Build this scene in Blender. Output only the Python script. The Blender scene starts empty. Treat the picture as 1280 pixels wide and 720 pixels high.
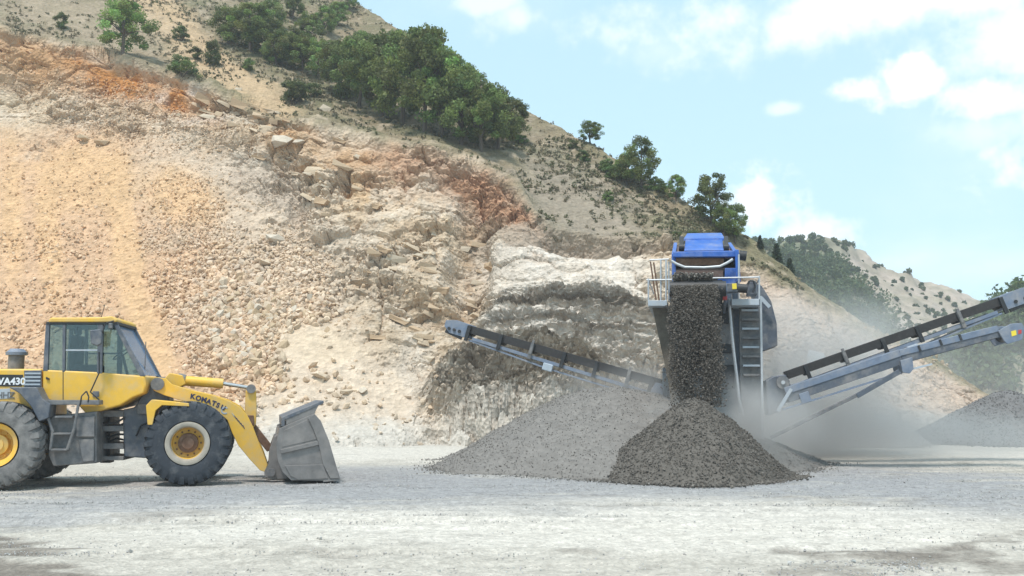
import bpy, bmesh, math, random
import numpy as np
from mathutils import Vector, Matrix

random.seed(7)
RNG = np.random.default_rng(11)
S = bpy.context.scene
C = S.collection
R = math.radians

# ------------------------------------------------------------------ camera, sky, sun, exposure
FPX = 1200.0                       # focal length in photo pixels (photo 1280 x 720)
TH = math.atan(135.0 / FPX)        # upward pitch: horizon lies at row 495
EYE = 1.75
cam_d = bpy.data.cameras.new('camera')
cam_d.sensor_width = 36.0
cam_d.lens = FPX / 1280.0 * 36.0
cam_d.clip_start = 0.1
cam_d.clip_end = 3000.0
cam = bpy.data.objects.new('camera', cam_d)
C.objects.link(cam)
cam.location = (0, 0, EYE)
cam.rotation_euler = (math.pi / 2 + TH, 0, 0)
S.camera = cam

SUN_EL, SUN_AZ = 66.0, 204.0       # degrees; azimuth clockwise from +Y (behind the camera, to its left)
wd = bpy.data.worlds.new('World')
S.world = wd
wd.use_nodes = True


def build_world():
    nt = wd.node_tree
    nt.nodes.clear()
    N, L = nt.nodes.new, nt.links.new
    out = N('ShaderNodeOutputWorld')
    bg = N('ShaderNodeBackground')
    bg.inputs['Strength'].default_value = 0.15
    sky = N('ShaderNodeTexSky')
    sky.sky_type = 'NISHITA'
    sky.sun_disc = False
    sky.sun_elevation = R(SUN_EL)
    sky.sun_rotation = R(SUN_AZ)
    sky.altitude = 600
    sky.air_density = 1.25
    sky.dust_density = 1.6
    sky.ozone_density = 1.0
    tc = N('ShaderNodeTexCoord')
    nrm = N('ShaderNodeVectorMath'); nrm.operation = 'NORMALIZE'
    L(tc.outputs['Generated'], nrm.inputs[0])
    D = nrm.outputs[0]

    def math_n(op, a, b=None, clamp=False):
        m = N('ShaderNodeMath'); m.operation = op; m.use_clamp = clamp
        for i, v in enumerate((a, b)):
            if v is None: continue
            if isinstance(v, (int, float)): m.inputs[i].default_value = v
            else: L(v, m.inputs[i])
        return m.outputs[0]
    # warp
    nz = N('ShaderNodeTexNoise'); nz.inputs['Scale'].default_value = 14; nz.inputs['Detail'].default_value = 7
    nz.inputs['Roughness'].default_value = 0.6
    L(D, nz.inputs['Vector'])
    n2 = N('ShaderNodeTexNoise'); n2.inputs['Scale'].default_value = 40; n2.inputs['Detail'].default_value = 6
    L(D, n2.inputs['Vector'])
    rough = math_n('ADD', math_n('MULTIPLY', math_n('SUBTRACT', nz.outputs['Fac'], 0.5), 2.6),
                   math_n('MULTIPLY', math_n('SUBTRACT', n2.outputs['Fac'], 0.5), 1.6))
    acc = None
    # cumulus (photo column, row, half width, half height, softness)
    for (px, py, w, h, k, amp) in [(1140, 96, 42, 30, .35, 1.0), (1080, 115, 40, 20, .4, .95), (1235, 120, 60, 26, .5, .95),
                              (948, 250, 42, 52, .3, 1.0), (1010, 300, 60, 30, .5, .8), (978, 136, 24, 8, .6, .55),
                              (1130, 5, 330, 42, .9, .95), (1290, 45, 130, 50, .8, .9), (650, 22, 32, 18, .8, .6), (610, 2, 50, 14, .8, .6),
                              (1230, 165, 90, 22, .9, .5), (830, 62, 60, 22, 1.0, .3), (1400, 160, 120, 60, .5, .9),
                              (300, -130, 260, 60, .9, .8), (-200, 60, 160, 60, .8, .8)]:
        d = pixdir(px, py).normalized()
        s = N('ShaderNodeVectorMath'); s.operation = 'SUBTRACT'; L(D, s.inputs[0]); s.inputs[1].default_value = d
        m = N('ShaderNodeVectorMath'); m.operation = 'MULTIPLY'; L(s.outputs[0], m.inputs[0])
        m.inputs[1].default_value = (FPX / w, FPX / w, FPX / h)
        ln = N('ShaderNodeVectorMath'); ln.operation = 'LENGTH'; L(m.outputs[0], ln.inputs[0])
        v = math_n('SUBTRACT', 1.0, ln.outputs['Value'])
        v = math_n('ADD', v, math_n('MULTIPLY', rough, .95))
        mr = N('ShaderNodeMapRange'); mr.interpolation_type = 'SMOOTHSTEP'
        mr.inputs['From Min'].default_value = -0.1 - .3 * k; mr.inputs['From Max'].default_value = .35 + .8 * k
        mr.inputs['To Max'].default_value = amp
        L(v, mr.inputs['Value'])
        acc = mr.outputs[0] if acc is None else math_n('MAXIMUM', acc, mr.outputs[0])
    # thin scattered cloud all round
    sep = N('ShaderNodeSeparateXYZ'); L(D, sep.inputs[0])
    zz = math_n('ADD', math_n('MAXIMUM', sep.outputs['Z'], 0.0), 0.25)
    cmb = N('ShaderNodeCombineXYZ')
    L(math_n('DIVIDE', sep.outputs['X'], zz), cmb.inputs['X']); L(math_n('DIVIDE', sep.outputs['Y'], zz), cmb.inputs['Y'])
    n3 = N('ShaderNodeTexNoise'); n3.inputs['Scale'].default_value = 1.3; n3.inputs['Detail'].default_value = 8
    L(cmb.outputs[0], n3.inputs['Vector'])
    mr = N('ShaderNodeMapRange'); mr.interpolation_type = 'SMOOTHSTEP'
    mr.inputs['From Min'].default_value = .48; mr.inputs['From Max'].default_value = .85; mr.inputs['To Max'].default_value = .55
    L(n3.outputs['Fac'], mr.inputs['Value'])
    acc = math_n('MAXIMUM', acc, mr.outputs[0], True)
    # pale summer haze in the air, even everywhere
    mx0 = N('ShaderNodeMix'); mx0.data_type = 'RGBA'; mx0.inputs['Factor'].default_value = 0.72
    L(sky.outputs[0], mx0.inputs['A']); mx0.inputs['B'].default_value = (3.55, 5.35, 6.25, 1)
    mx = N('ShaderNodeMix'); mx.data_type = 'RGBA'
    L(acc, mx.inputs['Factor']); L(mx0.outputs['Result'], mx.inputs['A']); mx.inputs['B'].default_value = (6.6, 6.8, 6.9, 1)
    L(mx.outputs['Result'], bg.inputs['Color'])
    L(bg.outputs[0], out.inputs['Surface'])


def pixdir(px, py):
    cx, cy = (px - 640) / FPX, (360 - py) / FPX
    return Vector((cx, math.cos(TH) - cy * math.sin(TH), math.sin(TH) + cy * math.cos(TH)))


def at(px, py, D):
    """point at depth Y = D metres seen at a photo pixel"""
    d = pixdir(px, py)
    d = d * (D / d.y)
    return Vector((d.x, d.y, d.z + EYE))


def gx(px, D):
    """ground point under a photo column at depth D"""
    v = -EYE / D
    return Vector(((px - 640) / FPX * (math.cos(TH) + v * math.sin(TH)) * D, D, 0))


build_world()
sun_d = bpy.data.lights.new('sun', 'SUN')
sun_d.energy = 3.1
sun_d.angle = R(8)
sun_d.color = (1.0, 0.955, 0.905)
sun = bpy.data.objects.new('sun', sun_d)
C.objects.link(sun)
el, az = R(SUN_EL), R(SUN_AZ)
sdir = Vector((math.sin(az) * math.cos(el), math.cos(az) * math.cos(el), math.sin(el)))
sun.rotation_euler = sdir.to_track_quat('Z', 'Y').to_euler()
sun.location = sdir * 50 + Vector((0, 20, 20))

S.view_settings.view_transform = 'Standard'
S.view_settings.look = 'None'
S.view_settings.exposure = 0.33
S.view_settings.gamma = 1.0
S.view_settings.use_curve_mapping = False
S.render.engine = 'CYCLES'
S.cycles.use_denoising = True
S.cycles.max_bounces = 6
S.cycles.transparent_max_bounces = 12
S.cycles.volume_bounces = 1
S.cycles.volume_max_steps = 160
S.cycles.caustics_reflective = False
S.cycles.caustics_refractive = False

# ------------------------------------------------------------------ noise (numpy)


def _hash(ix, iy, iz, seed=0):
    h = (ix.astype(np.int64) * 374761393 + iy.astype(np.int64) * 668265263 + iz.astype(np.int64) * 2147483647 + seed * 974634533) & 0xffffffff
    h = ((h ^ (h >> 13)) * 1274126177) & 0xffffffff
    h = ((h ^ (h >> 16)) * 2246822519) & 0xffffffff
    h = h ^ (h >> 15)
    return (h & 0xffffff).astype(np.float32) / np.float32(0xffffff)


def vnoise(P, seed=0):
    i = np.floor(P); f = (P - i).astype(np.float32); i = i.astype(np.int64)
    f = f * f * f * (f * (f * 6 - 15) + 10)
    r = 0
    for a in (0, 1):
        wa = f[..., 0] if a else 1 - f[..., 0]
        for b in (0, 1):
            wb = f[..., 1] if b else 1 - f[..., 1]
            for c in (0, 1):
                wc = f[..., 2] if c else 1 - f[..., 2]
                r = r + _hash(i[..., 0] + a, i[..., 1] + b, i[..., 2] + c, seed) * wa * wb * wc
    return r * 2 - 1


def fbm(P, octs=4, seed=0, gain=.5, lac=2.03):
    r = 0; a = 1.0; t = 0
    for o in range(octs):
        r = r + a * vnoise(P * (lac ** o) + 17.3 * o, seed + o); t += a; a *= gain
    return r / t


def ridged(P, octs=4, seed=0, gain=.55):
    r = 0; a = 1.0; t = 0
    for o in range(octs):
        r = r + a * (1 - np.abs(vnoise(P * (2.1 ** o) + 9.1 * o, seed + o)) * 2); t += a; a *= gain
    return r / t


def cells(P, seed=0):
    """worley: F1, F2 and the random value of the nearest cell"""
    i = np.floor(P).astype(np.int64)
    f1 = np.full(P.shape[:-1], 9, np.float32); f2 = f1.copy(); val = np.zeros_like(f1)
    for a in (-1, 0, 1):
        for b in (-1, 0, 1):
            for c in (-1, 0, 1):
                jx, jy, jz = i[..., 0] + a, i[..., 1] + b, i[..., 2] + c
                h1 = _hash(jx, jy, jz, seed)
                d = (jx + .1 + .8 * h1 - P[..., 0]) ** 2 + (jy + .1 + .8 * _hash(jx, jy, jz, seed + 5) - P[..., 1]) ** 2 + (jz + .1 + .8 * _hash(jx, jy, jz, seed + 9) - P[..., 2]) ** 2
                m = d < f1
                f2 = np.where(m, f1, np.minimum(f2, d)); f1 = np.where(m, d, f1); val = np.where(m, h1, val)
    return np.sqrt(f1), np.sqrt(f2), val


def sstep(a, b, x):
    t = np.clip((x - a) / (b - a), 0, 1)
    return t * t * (3 - 2 * t)

# ------------------------------------------------------------------ materials
MATS = {}


def mat(name, col, rough=.6, metal=0.0, var=.12, scale=6.0, bump=.0, bscale=40.0, dirt=None, dirt_amt=.0, attr=None, spec=.5, coat=0.0, bdist=.01):
    if name in MATS: return MATS[name]
    m = bpy.data.materials.new(name); m.use_nodes = True
    nt = m.node_tree; N, L = nt.nodes.new, nt.links.new
    b = nt.nodes['Principled BSDF']
    b.inputs['Roughness'].default_value = rough
    b.inputs['Metallic'].default_value = metal
    b.inputs['Specular IOR Level'].default_value = spec
    b.inputs['Coat Weight'].default_value = coat
    tc = N('ShaderNodeTexCoord')
    nz = N('ShaderNodeTexNoise'); nz.inputs['Scale'].default_value = scale; nz.inputs['Detail'].default_value = 8
    nz.inputs['Roughness'].default_value = .62
    L(tc.outputs['Object'], nz.inputs['Vector'])
    if attr:
        at_ = N('ShaderNodeAttribute'); at_.attribute_name = attr; base = at_.outputs['Color']
    else:
        rg = N('ShaderNodeRGB'); rg.outputs[0].default_value = (*col, 1); base = rg.outputs[0]
    mr = N('ShaderNodeMapRange'); mr.inputs['From Min'].default_value = .25; mr.inputs['From Max'].default_value = .75
    mr.inputs['To Min'].default_value = 1 - var; mr.inputs['To Max'].default_value = 1 + var
    L(nz.outputs['Fac'], mr.inputs['Value'])
    sc = N('ShaderNodeVectorMath'); sc.operation = 'SCALE'
    L(base, sc.inputs[0]); L(mr.outputs[0], sc.inputs['Scale'])
    colout = sc.outputs[0]
    if dirt:
        n2 = N('ShaderNodeTexNoise'); n2.inputs['Scale'].default_value = scale * .45; n2.inputs['Detail'].default_value = 9
        n2.inputs['Roughness'].default_value = .7
        L(tc.outputs['Object'], n2.inputs['Vector'])
        m2 = N('ShaderNodeMapRange'); m2.inputs['From Min'].default_value = .62 - .5 * dirt_amt; m2.inputs['From Max'].default_value = .8 - .2 * dirt_amt
        m2.inputs['To Max'].default_value = min(1, .35 + dirt_amt)
        L(n2.outputs['Fac'], m2.inputs['Value'])
        mx = N('ShaderNodeMix'); mx.data_type = 'RGBA'; L(m2.outputs[0], mx.inputs['Factor'])
        L(colout, mx.inputs['A']); mx.inputs['B'].default_value = (*dirt, 1)
        colout = mx.outputs['Result']
        if rough < .7:
            m3 = N('ShaderNodeMapRange'); m3.inputs['To Min'].default_value = rough; m3.inputs['To Max'].default_value = .9
            L(m2.outputs[0], m3.inputs['Value']); L(m3.outputs[0], b.inputs['Roughness'])
    L(colout, b.inputs['Base Color'])
    if bump:
        n4 = N('ShaderNodeTexNoise'); n4.inputs['Scale'].default_value = bscale; n4.inputs['Detail'].default_value = 6
        L(tc.outputs['Object'], n4.inputs['Vector'])
        bp = N('ShaderNodeBump'); bp.inputs['Strength'].default_value = bump; bp.inputs['Distance'].default_value = bdist
        L(n4.outputs['Fac'], bp.inputs['Height']); L(bp.outputs[0], b.inputs['Normal'])
    MATS[name] = m
    return m


def leaf_mat(name):
    m = bpy.data.materials.new(name); m.use_nodes = True
    nt = m.node_tree; N, L = nt.nodes.new, nt.links.new
    b = nt.nodes['Principled BSDF']; out = nt.nodes['Material Output']
    a = N('ShaderNodeAttribute'); a.attribute_name = 'Col'
    oi = N('ShaderNodeObjectInfo')
    hs = N('ShaderNodeHueSaturation'); L(a.outputs['Color'], hs.inputs['Color'])
    mr = N('ShaderNodeMapRange'); mr.inputs['To Min'].default_value = .62; mr.inputs['To Max'].default_value = 1.25
    L(oi.outputs['Random'], mr.inputs['Value']); L(mr.outputs[0], hs.inputs['Value'])
    m2 = N('ShaderNodeMapRange'); m2.inputs['To Min'].default_value = .475; m2.inputs['To Max'].default_value = .515
    L(oi.outputs['Random'], m2.inputs['Value']); L(m2.outputs[0], hs.inputs['Hue'])
    L(hs.outputs[0], b.inputs['Base Color']); b.inputs['Roughness'].default_value = .6
    b.inputs['Specular IOR Level'].default_value = .3
    tr = N('ShaderNodeBsdfTranslucent'); L(hs.outputs[0], tr.inputs['Color'])
    mx = N('ShaderNodeMixShader'); mx.inputs[0].default_value = .36
    L(b.outputs[0], mx.inputs[1]); L(tr.outputs[0], mx.inputs[2]); L(mx.outputs[0], out.inputs['Surface'])
    return m


DUST = (.50, .46, .40)
M_YEL = mat('yellow_paint', (.78, .455, .05), .42, 0, .07, 5, dirt=(.50, .42, .30), dirt_amt=.36, bump=.06)
M_STEEL = mat('bucket_steel', (.20, .187, .178), .5, .25, .3, 4, dirt=(.36, .325, .295), dirt_amt=.30, bump=.15, bscale=18)
M_DGREY = mat('dark_grey_paint', (.085, .10, .125), .5, 0, .2, 7, dirt=(.34, .31, .28), dirt_amt=.3)
M_FRAMEG = mat('dusty_grey_steel', (.135, .137, .142), .65, 0, .3, 9, dirt=(.33, .30, .27), dirt_amt=.38)
M_BLACK = mat('black_parts', (.022, .023, .025), .55, 0, .2, 8, dirt=(.2, .18, .16), dirt_amt=.12)
M_TYRE = mat('dark_rubber', (.035, .042, .052), .8, 0, .25, 9, dirt=(.22, .215, .21), dirt_amt=.22, bump=.3, bscale=30)
M_TYRE2 = mat('dusty_rubber', (.13, .128, .125), .88, 0, .25, 9, dirt=(.34, .32, .30), dirt_amt=.45, bump=.3, bscale=30)
M_RIMPALE = mat('dusty_rim', (.38, .335, .27), .7, 0, .15, 8, dirt=DUST, dirt_amt=.3)
M_CHROME = mat('rod_steel', (.55, .55, .54), .3, .9, .1)
M_RUST = mat('rusty_brown', (.16, .085, .05), .85, 0, .35, 12, dirt=(.28, .2, .15), dirt_amt=.3)
M_BLUE = mat('blue_paint', (.026, .115, .43), .45, 0, .2, 5, dirt=(.30, .31, .35), dirt_amt=.3)
M_BGREY = mat('blue_grey_paint', (.155, .195, .265), .5, 0, .2, 6, dirt=(.36, .34, .32), dirt_amt=.34)
M_PGREY = mat('pale_grey_paint', (.40, .45, .50), .55, 0, .12, 6, dirt=(.48, .46, .43), dirt_amt=.3)
M_RAIL = mat('galvanised_rail', (.50, .51, .52), .5, .4, .1)
M_BELT = mat('black_belt', (.035, .033, .032), .8, 0, .3, 14, dirt=(.12, .11, .10), dirt_amt=.1)
M_SCREEN = mat('screen_mesh_rust', (.13, .085, .07), .85, 0, .35, 20, dirt=(.2, .17, .15), dirt_amt=.3)
M_WHITE = mat('white_paint', (.78, .79, .80), .5, 0, .05)
M_NAVY = mat('navy_lettering', (.03, .03, .085), .5, 0, .05)
M_YSTK = mat('yellow_sticker', (.80, .62, .05), .5, 0, .05)
M_RED = mat('red_paint', (.5, .05, .05), .5, 0, .1)
M_SEAT = mat('seat_fabric', (.03, .03, .035), .9, 0, .1)
M_LEAF = leaf_mat('foliage')
M_BARK = mat('bark', (.10, .08, .062), .9, 0, .3, 8)
M_SCREE = mat('limestone_scree', (1, 1, 1), .95, 0, .16, 5, attr='Col', spec=.2)
M_GRAV = mat('crushed_stone', (1, 1, 1), .9, 0, .2, 9, attr='Col', spec=.25)


def terrain_mat(name, s1, s2, bump, bd, var):
    m = bpy.data.materials.new(name); m.use_nodes = True
    nt = m.node_tree; N, L = nt.nodes.new, nt.links.new
    b = nt.nodes['Principled BSDF']; b.inputs['Roughness'].default_value = .95; b.inputs['Specular IOR Level'].default_value = .15
    a = N('ShaderNodeAttribute'); a.attribute_name = 'Col'
    tc = N('ShaderNodeTexCoord')
    n1 = N('ShaderNodeTexNoise'); n1.inputs['Scale'].default_value = s1; n1.inputs['Detail'].default_value = 10; n1.inputs['Roughness'].default_value = .68
    n2 = N('ShaderNodeTexVoronoi'); n2.inputs['Scale'].default_value = s2
    L(tc.outputs['Object'], n1.inputs['Vector']); L(tc.outputs['Object'], n2.inputs['Vector'])
    mr = N('ShaderNodeMapRange'); mr.inputs['From Min'].default_value = .28; mr.inputs['From Max'].default_value = .72
    mr.inputs['To Min'].default_value = 1 - var; mr.inputs['To Max'].default_value = 1 + var
    L(n1.outputs['Fac'], mr.inputs['Value'])
    bw = N('ShaderNodeRGBToBW'); L(n2.outputs['Color'], bw.inputs[0])
    m3 = N('ShaderNodeMapRange'); m3.inputs['To Min'].default_value = 1 - var * .8; m3.inputs['To Max'].default_value = 1 + var * .8
    L(bw.outputs[0], m3.inputs['Value'])
    mm = N('ShaderNodeMath'); mm.operation = 'MULTIPLY'; L(mr.outputs[0], mm.inputs[0]); L(m3.outputs[0], mm.inputs[1])
    sc = N('ShaderNodeVectorMath'); sc.operation = 'SCALE'; L(a.outputs['Color'], sc.inputs[0]); L(mm.outputs[0], sc.inputs['Scale'])
    L(sc.outputs[0], b.inputs['Base Color'])
    ad = N('ShaderNodeMath'); ad.operation = 'ADD'; L(n1.outputs['Fac'], ad.inputs[0]); L(n2.outputs['Distance'], ad.inputs[1])
    bp = N('ShaderNodeBump'); bp.inputs['Strength'].default_value = bump; bp.inputs['Distance'].default_value = bd
    L(ad.outputs[0], bp.inputs['Height']); L(bp.outputs[0], b.inputs['Normal'])
    return m


M_HILL = terrain_mat('quarry_rock', 2.6, 6.0, .7, .10, .17)
M_FAR = terrain_mat('far_slope', .35, .8, .3, .4, .15)
M_GROUND = terrain_mat('quarry_floor', 6.0, 24.0, .8, .025, .24)


def glass_mat(name, tint, refl):
    m = bpy.data.materials.new(name); m.use_nodes = True
    nt = m.node_tree; N, L = nt.nodes.new, nt.links.new
    out = nt.nodes['Material Output']; nt.nodes.remove(nt.nodes['Principled BSDF'])
    tr = N('ShaderNodeBsdfTransparent'); tr.inputs['Color'].default_value = tint
    gl = N('ShaderNodeBsdfGlossy'); gl.inputs['Roughness'].default_value = .03; gl.inputs['Color'].default_value = (.8, .92, 1, 1)
    fr = N('ShaderNodeFresnel'); fr.inputs['IOR'].default_value = 1.5
    ad = N('ShaderNodeMath'); ad.operation = 'MULTIPLY_ADD'; L(fr.outputs[0], ad.inputs[0]); ad.inputs[1].default_value = 1.3; ad.inputs[2].default_value = refl
    mx = N('ShaderNodeMixShader'); L(ad.outputs[0], mx.inputs[0]); L(tr.outputs[0], mx.inputs[1]); L(gl.outputs[0], mx.inputs[2])
    L(mx.outputs[0], out.inputs['Surface'])
    return m


M_GLASS = glass_mat('cab_glass', (.66, .75, .75, 1), .03)
M_WSCREEN = mat('sky_coloured_windscreen', (.20, .31, .46), .12, 0, .06, 3)  # blue sky reflection painted into the glass as base colour
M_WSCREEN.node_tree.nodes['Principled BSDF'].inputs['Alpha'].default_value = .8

# ------------------------------------------------------------------ mesh helpers


def link(o, parent=None, M=None):
    C.objects.link(o)
    if parent: o.parent = parent
    if M is not None: o.matrix_local = M
    return o


def tag(o, label=None, cat=None, group=None, kind=None):
    for k, v in (('label', label), ('category', cat), ('group', group), ('kind', kind)):
        if v: o[k] = v
    return o


def empty(name, loc=(0, 0, 0), rz=0.0):
    o = bpy.data.objects.new(name, None); o.empty_display_size = .3
    C.objects.link(o); o.location = loc; o.rotation_euler = (0, 0, rz)
    return o


def mesh_np(name, V, F, material, col=None, smooth=False, parent=None):
    me = bpy.data.meshes.new(name)
    V = np.asarray(V, np.float32); F = np.asarray(F, np.int32)
    k = F.shape[1]
    me.vertices.add(len(V)); me.vertices.foreach_set('co', V.ravel())
    me.loops.add(F.size); me.loops.foreach_set('vertex_index', F.ravel())
    me.polygons.add(len(F)); me.polygons.foreach_set('loop_start', np.arange(len(F), dtype=np.int32) * k)
    me.update(calc_edges=True); me.validate()
    me.polygons.foreach_set('use_smooth', np.full(len(me.polygons), smooth))
    if col is not None:
        ca = me.color_attributes.new('Col', 'FLOAT_COLOR', 'POINT')
        cc = np.ones((len(V), 4), np.float32); cc[:, :3] = col
        ca.data.foreach_set('color', cc.ravel())
    me.materials.append(material)
    o = bpy.data.objects.new(name, me)
    link(o, parent)
    return o


class MB:
    def __init__(s): s.v = []; s.f = []

    def add(s, vs, fs):
        n = len(s.v); s.v += [tuple(p) for p in vs]; s.f += [tuple(i + n for i in f) for f in fs]; return s

    def box(s, x0, x1, y0, y1, z0, z1):
        return s.add([(x0, y0, z0), (x1, y0, z0), (x1, y1, z0), (x0, y1, z0), (x0, y0, z1), (x1, y0, z1), (x1, y1, z1), (x0, y1, z1)],
                     [(0, 3, 2, 1), (4, 5, 6, 7), (0, 1, 5, 4), (1, 2, 6, 5), (2, 3, 7, 6), (3, 0, 4, 7)])

    def prism(s, poly, y0, y1):
        """polygon in local x,z pulled from y0 to y1 (y0 < y1); y0/y1 may be lists per vertex"""
        n = len(poly)
        a = sum(poly[i][0] * poly[(i + 1) % n][1] - poly[(i + 1) % n][0] * poly[i][1] for i in range(n))
        if a < 0: poly = poly[::-1]
        vs = [(p[0], y0, p[1]) for p in poly] + [(p[0], y1, p[1]) for p in poly]
        fs = [tuple(range(n)), tuple(range(2 * n - 1, n - 1, -1))]
        fs += [(i, i + n, (i + 1) % n + n, (i + 1) % n) for i in range(n)]
        return s.add(vs, fs)

    def bar(s, p, q, w, h, up=(0, 0, 1)):
        """box beam from p to q, w across, h along up"""
        p, q = Vector(p), Vector(q); d = (q - p).normalized(); u = Vector(up)
        sx = d.cross(u)
        if sx.length < 1e-4: sx = d.cross(Vector((1, 0, 0)))
        sx.normalize(); u = sx.cross(d).normalized()
        vs = []
        for c in (p, q):
            for a, b in ((-1, -1), (1, -1), (1, 1), (-1, 1)):
                vs.append(c + sx * (a * w / 2) + u * (b * h / 2))
        return s.add(vs, [(3, 2, 1, 0), (4, 5, 6, 7), (0, 1, 5, 4), (1, 2, 6, 5), (2, 3, 7, 6), (3, 0, 4, 7)])

    def tube(s, p, q, r, n=10, r2=None):
        p, q = Vector(p), Vector(q); d = (q - p).normalized(); r2 = r if r2 is None else r2
        a = d.orthogonal().normalized(); b = d.cross(a)
        vs = [c + (a * math.cos(t) + b * math.sin(t)) * rr for c, rr in ((p, r), (q, r2)) for t in [2 * math.pi * i / n for i in range(n)]]
        fs = [(i, (i + 1) % n, (i + 1) % n + n, i + n) for i in range(n)] + [tuple(range(n - 1, -1, -1)), tuple(range(n, 2 * n))]
        return s.add(vs, fs)

    def path(s, pts, r, n=8):
        for a, b in zip(pts[:-1], pts[1:]): s.tube(a, b, r, n)
        return s

    def lathe(s, prof, n=40, axis='y'):
        """profile of (radius, along axis), closed round"""
        m = len(prof); vs = []
        for i in range(n):
            t = 2 * math.pi * i / n
            for r, h in prof:
                vs.append((r * math.cos(t), h, r * math.sin(t)) if axis == 'y' else (r * math.cos(t), r * math.sin(t), h))
        fs = []
        for i in range(n):
            j = (i + 1) % n
            for k in range(m - 1):
                fs.append((i * m + k, i * m + k + 1, j * m + k + 1, j * m + k))
        return s.add(vs, fs)

    def build(s, name, material, parent=None, M=None, bevel=0.0, smooth=False, label=None):
        me = bpy.data.meshes.new(name); me.from_pydata([tuple(v) for v in s.v], [], s.f)
        bm = bmesh.new(); bm.from_mesh(me); bmesh.ops.recalc_face_normals(bm, faces=bm.faces); bm.to_mesh(me); bm.free()
        me.update(); me.materials.append(material)
        if smooth or bevel: me.polygons.foreach_set('use_smooth', [True] * len(me.polygons))
        o = bpy.data.objects.new(name, me); link(o, parent, M)
        if bevel:
            b = o.modifiers.new('bevel', 'BEVEL'); b.width = bevel; b.segments = 2; b.limit_method = 'ANGLE'; b.angle_limit = R(35)
            b.harden_normals = True
        elif smooth:
            me.set_sharp_from_angle(angle=R(40))
        if label: o['label'] = label
        return o


def text_mesh(name, body, size, material, parent, M, shear=0.0, extrude=.003, bold=0.0, spacing=1.0):
    cu = bpy.data.curves.new(name, 'FONT'); cu.body = body; cu.size = size; cu.extrude = extrude; cu.shear = shear
    cu.offset = bold; cu.space_character = spacing
    tmp = bpy.data.objects.new(name + '_tmp', cu); C.objects.link(tmp)
    dg = bpy.context.evaluated_depsgraph_get()
    me = bpy.data.meshes.new_from_object(tmp.evaluated_get(dg))
    bpy.data.objects.remove(tmp); bpy.data.curves.remove(cu)
    me.materials.clear(); me.materials.append(material)
    o = bpy.data.objects.new(name, me); link(o, parent, M)
    return o

# ------------------------------------------------------------------ terrain sheets


def uv_of(px, py):
    d = pixdir(px, py)
    return d.x / d.y, d.z / d.y


def px_of(X, Y, Z):
    ct, st = math.cos(TH), math.sin(TH); z = Z - EYE
    dep = Y * ct + z * st
    return 640 + FPX * X / dep, 360 - FPX * (-Y * st + z * ct) / dep


class Sheet:
    """hill surface spanned between contour lines (each a list of photo column, row, distance) running up the slope"""

    def __init__(s, curves, rows, cols, back=(35., 4.)):
        U = np.array([uv_of(px, 500)[0] for px in cols])
        cv, cd = [], []
        for cur in curves:
            a = []
            for px, py, D in cur:
                u, v = uv_of(px, py) if py is not None else (uv_of(px, 495 + 1200 * EYE / D)[0], -(EYE + .4) / D)
                a.append((u, v, D))
            a = np.array(a)
            cv.append(np.interp(U, a[:, 0], a[:, 1])); cd.append(np.interp(U, a[:, 0], a[:, 2]))
        dz = cv[-1] * cd[-1]
        cd.append(cd[-1] + back[0]); cv.append((dz - back[1]) / cd[-1])
        V, Dd = [], []
        for k in range(len(cv) - 1):
            for j in range(rows[k]):
                t = j / rows[k]
                V.append(cv[k] * (1 - t) + cv[k + 1] * t); Dd.append(cd[k] * (1 - t) + cd[k + 1] * t)
        V.append(cv[-1]); Dd.append(cd[-1])
        V = np.array(V); Dd = np.array(Dd)
        Z = V * Dd
        nb = rows[-1]
        for _ in range(6):           # soften the folds between contours
            Z[1:-1] = (Z[:-2] + 2 * Z[1:-1] + Z[2:]) / 4; Dd[1:-1] = (Dd[:-2] + 2 * Dd[1:-1] + Dd[2:]) / 4
        s.U = U; s.D = Dd; s.V = Z / Dd; s.nfront = len(V) - nb
        s.P = np.stack([U[None] * Dd, Dd, Z + EYE], -1)

    def normals(s):
        P = s.P
        du = np.gradient(P, axis=1); dv = np.gradient(P, axis=0)
        n = np.cross(du, dv)
        n /= np.linalg.norm(n, axis=-1, keepdims=True) + 1e-9
        return n

    def faces(s):
        r, c = s.P.shape[:2]
        i = np.arange(r * c).reshape(r, c)
        return np.stack([i[:-1, :-1].ravel(), i[:-1, 1:].ravel(), i[1:, 1:].ravel(), i[1:, :-1].ravel()], 1)

    def hit(s, px, py):
        """surface point seen at a photo pixel"""
        u, v = uv_of(px, py)
        j = int(np.clip(np.searchsorted(s.U, u), 1, len(s.U) - 1))
        P = s.P[:s.nfront + 1, j]
        vv = np.maximum.accumulate((P[:, 2] - EYE) / P[:, 1])
        k = int(np.clip(np.searchsorted(vv, v), 1, len(vv) - 1))
        return Vector(P[k].tolist())

# ------------------------------------------------------------------ setting: quarry floor


def blob(px, py, cx, cy, rx, ry, ang=0.0, edge=.45, nz=0.0):
    a = R(ang); dx, dy = px - cx, py - cy
    x = dx * math.cos(a) + dy * math.sin(a); y = -dx * math.sin(a) + dy * math.cos(a)
    d = np.sqrt((x / rx) ** 2 + (y / ry) ** 2) + nz
    return 1 - sstep(1 - edge, 1 + edge, d)


def mixc(col, c, w):
    return col * (1 - w[..., None]) + np.array(c, np.float32) * w[..., None]


def ground_z(x, y):
    x = np.asarray(x, np.float32); y = np.asarray(y, np.float32)
    P = np.stack([x, y, 0 * x], -1)
    near = sstep(60, 30, y) if False else 1 - sstep(40, 60, y)
    return (.05 * fbm(P * .22, 3, 3) + .026 * fbm(P * np.array([.8, 1.9, 1]), 4, 5)) * near - .01


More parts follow.
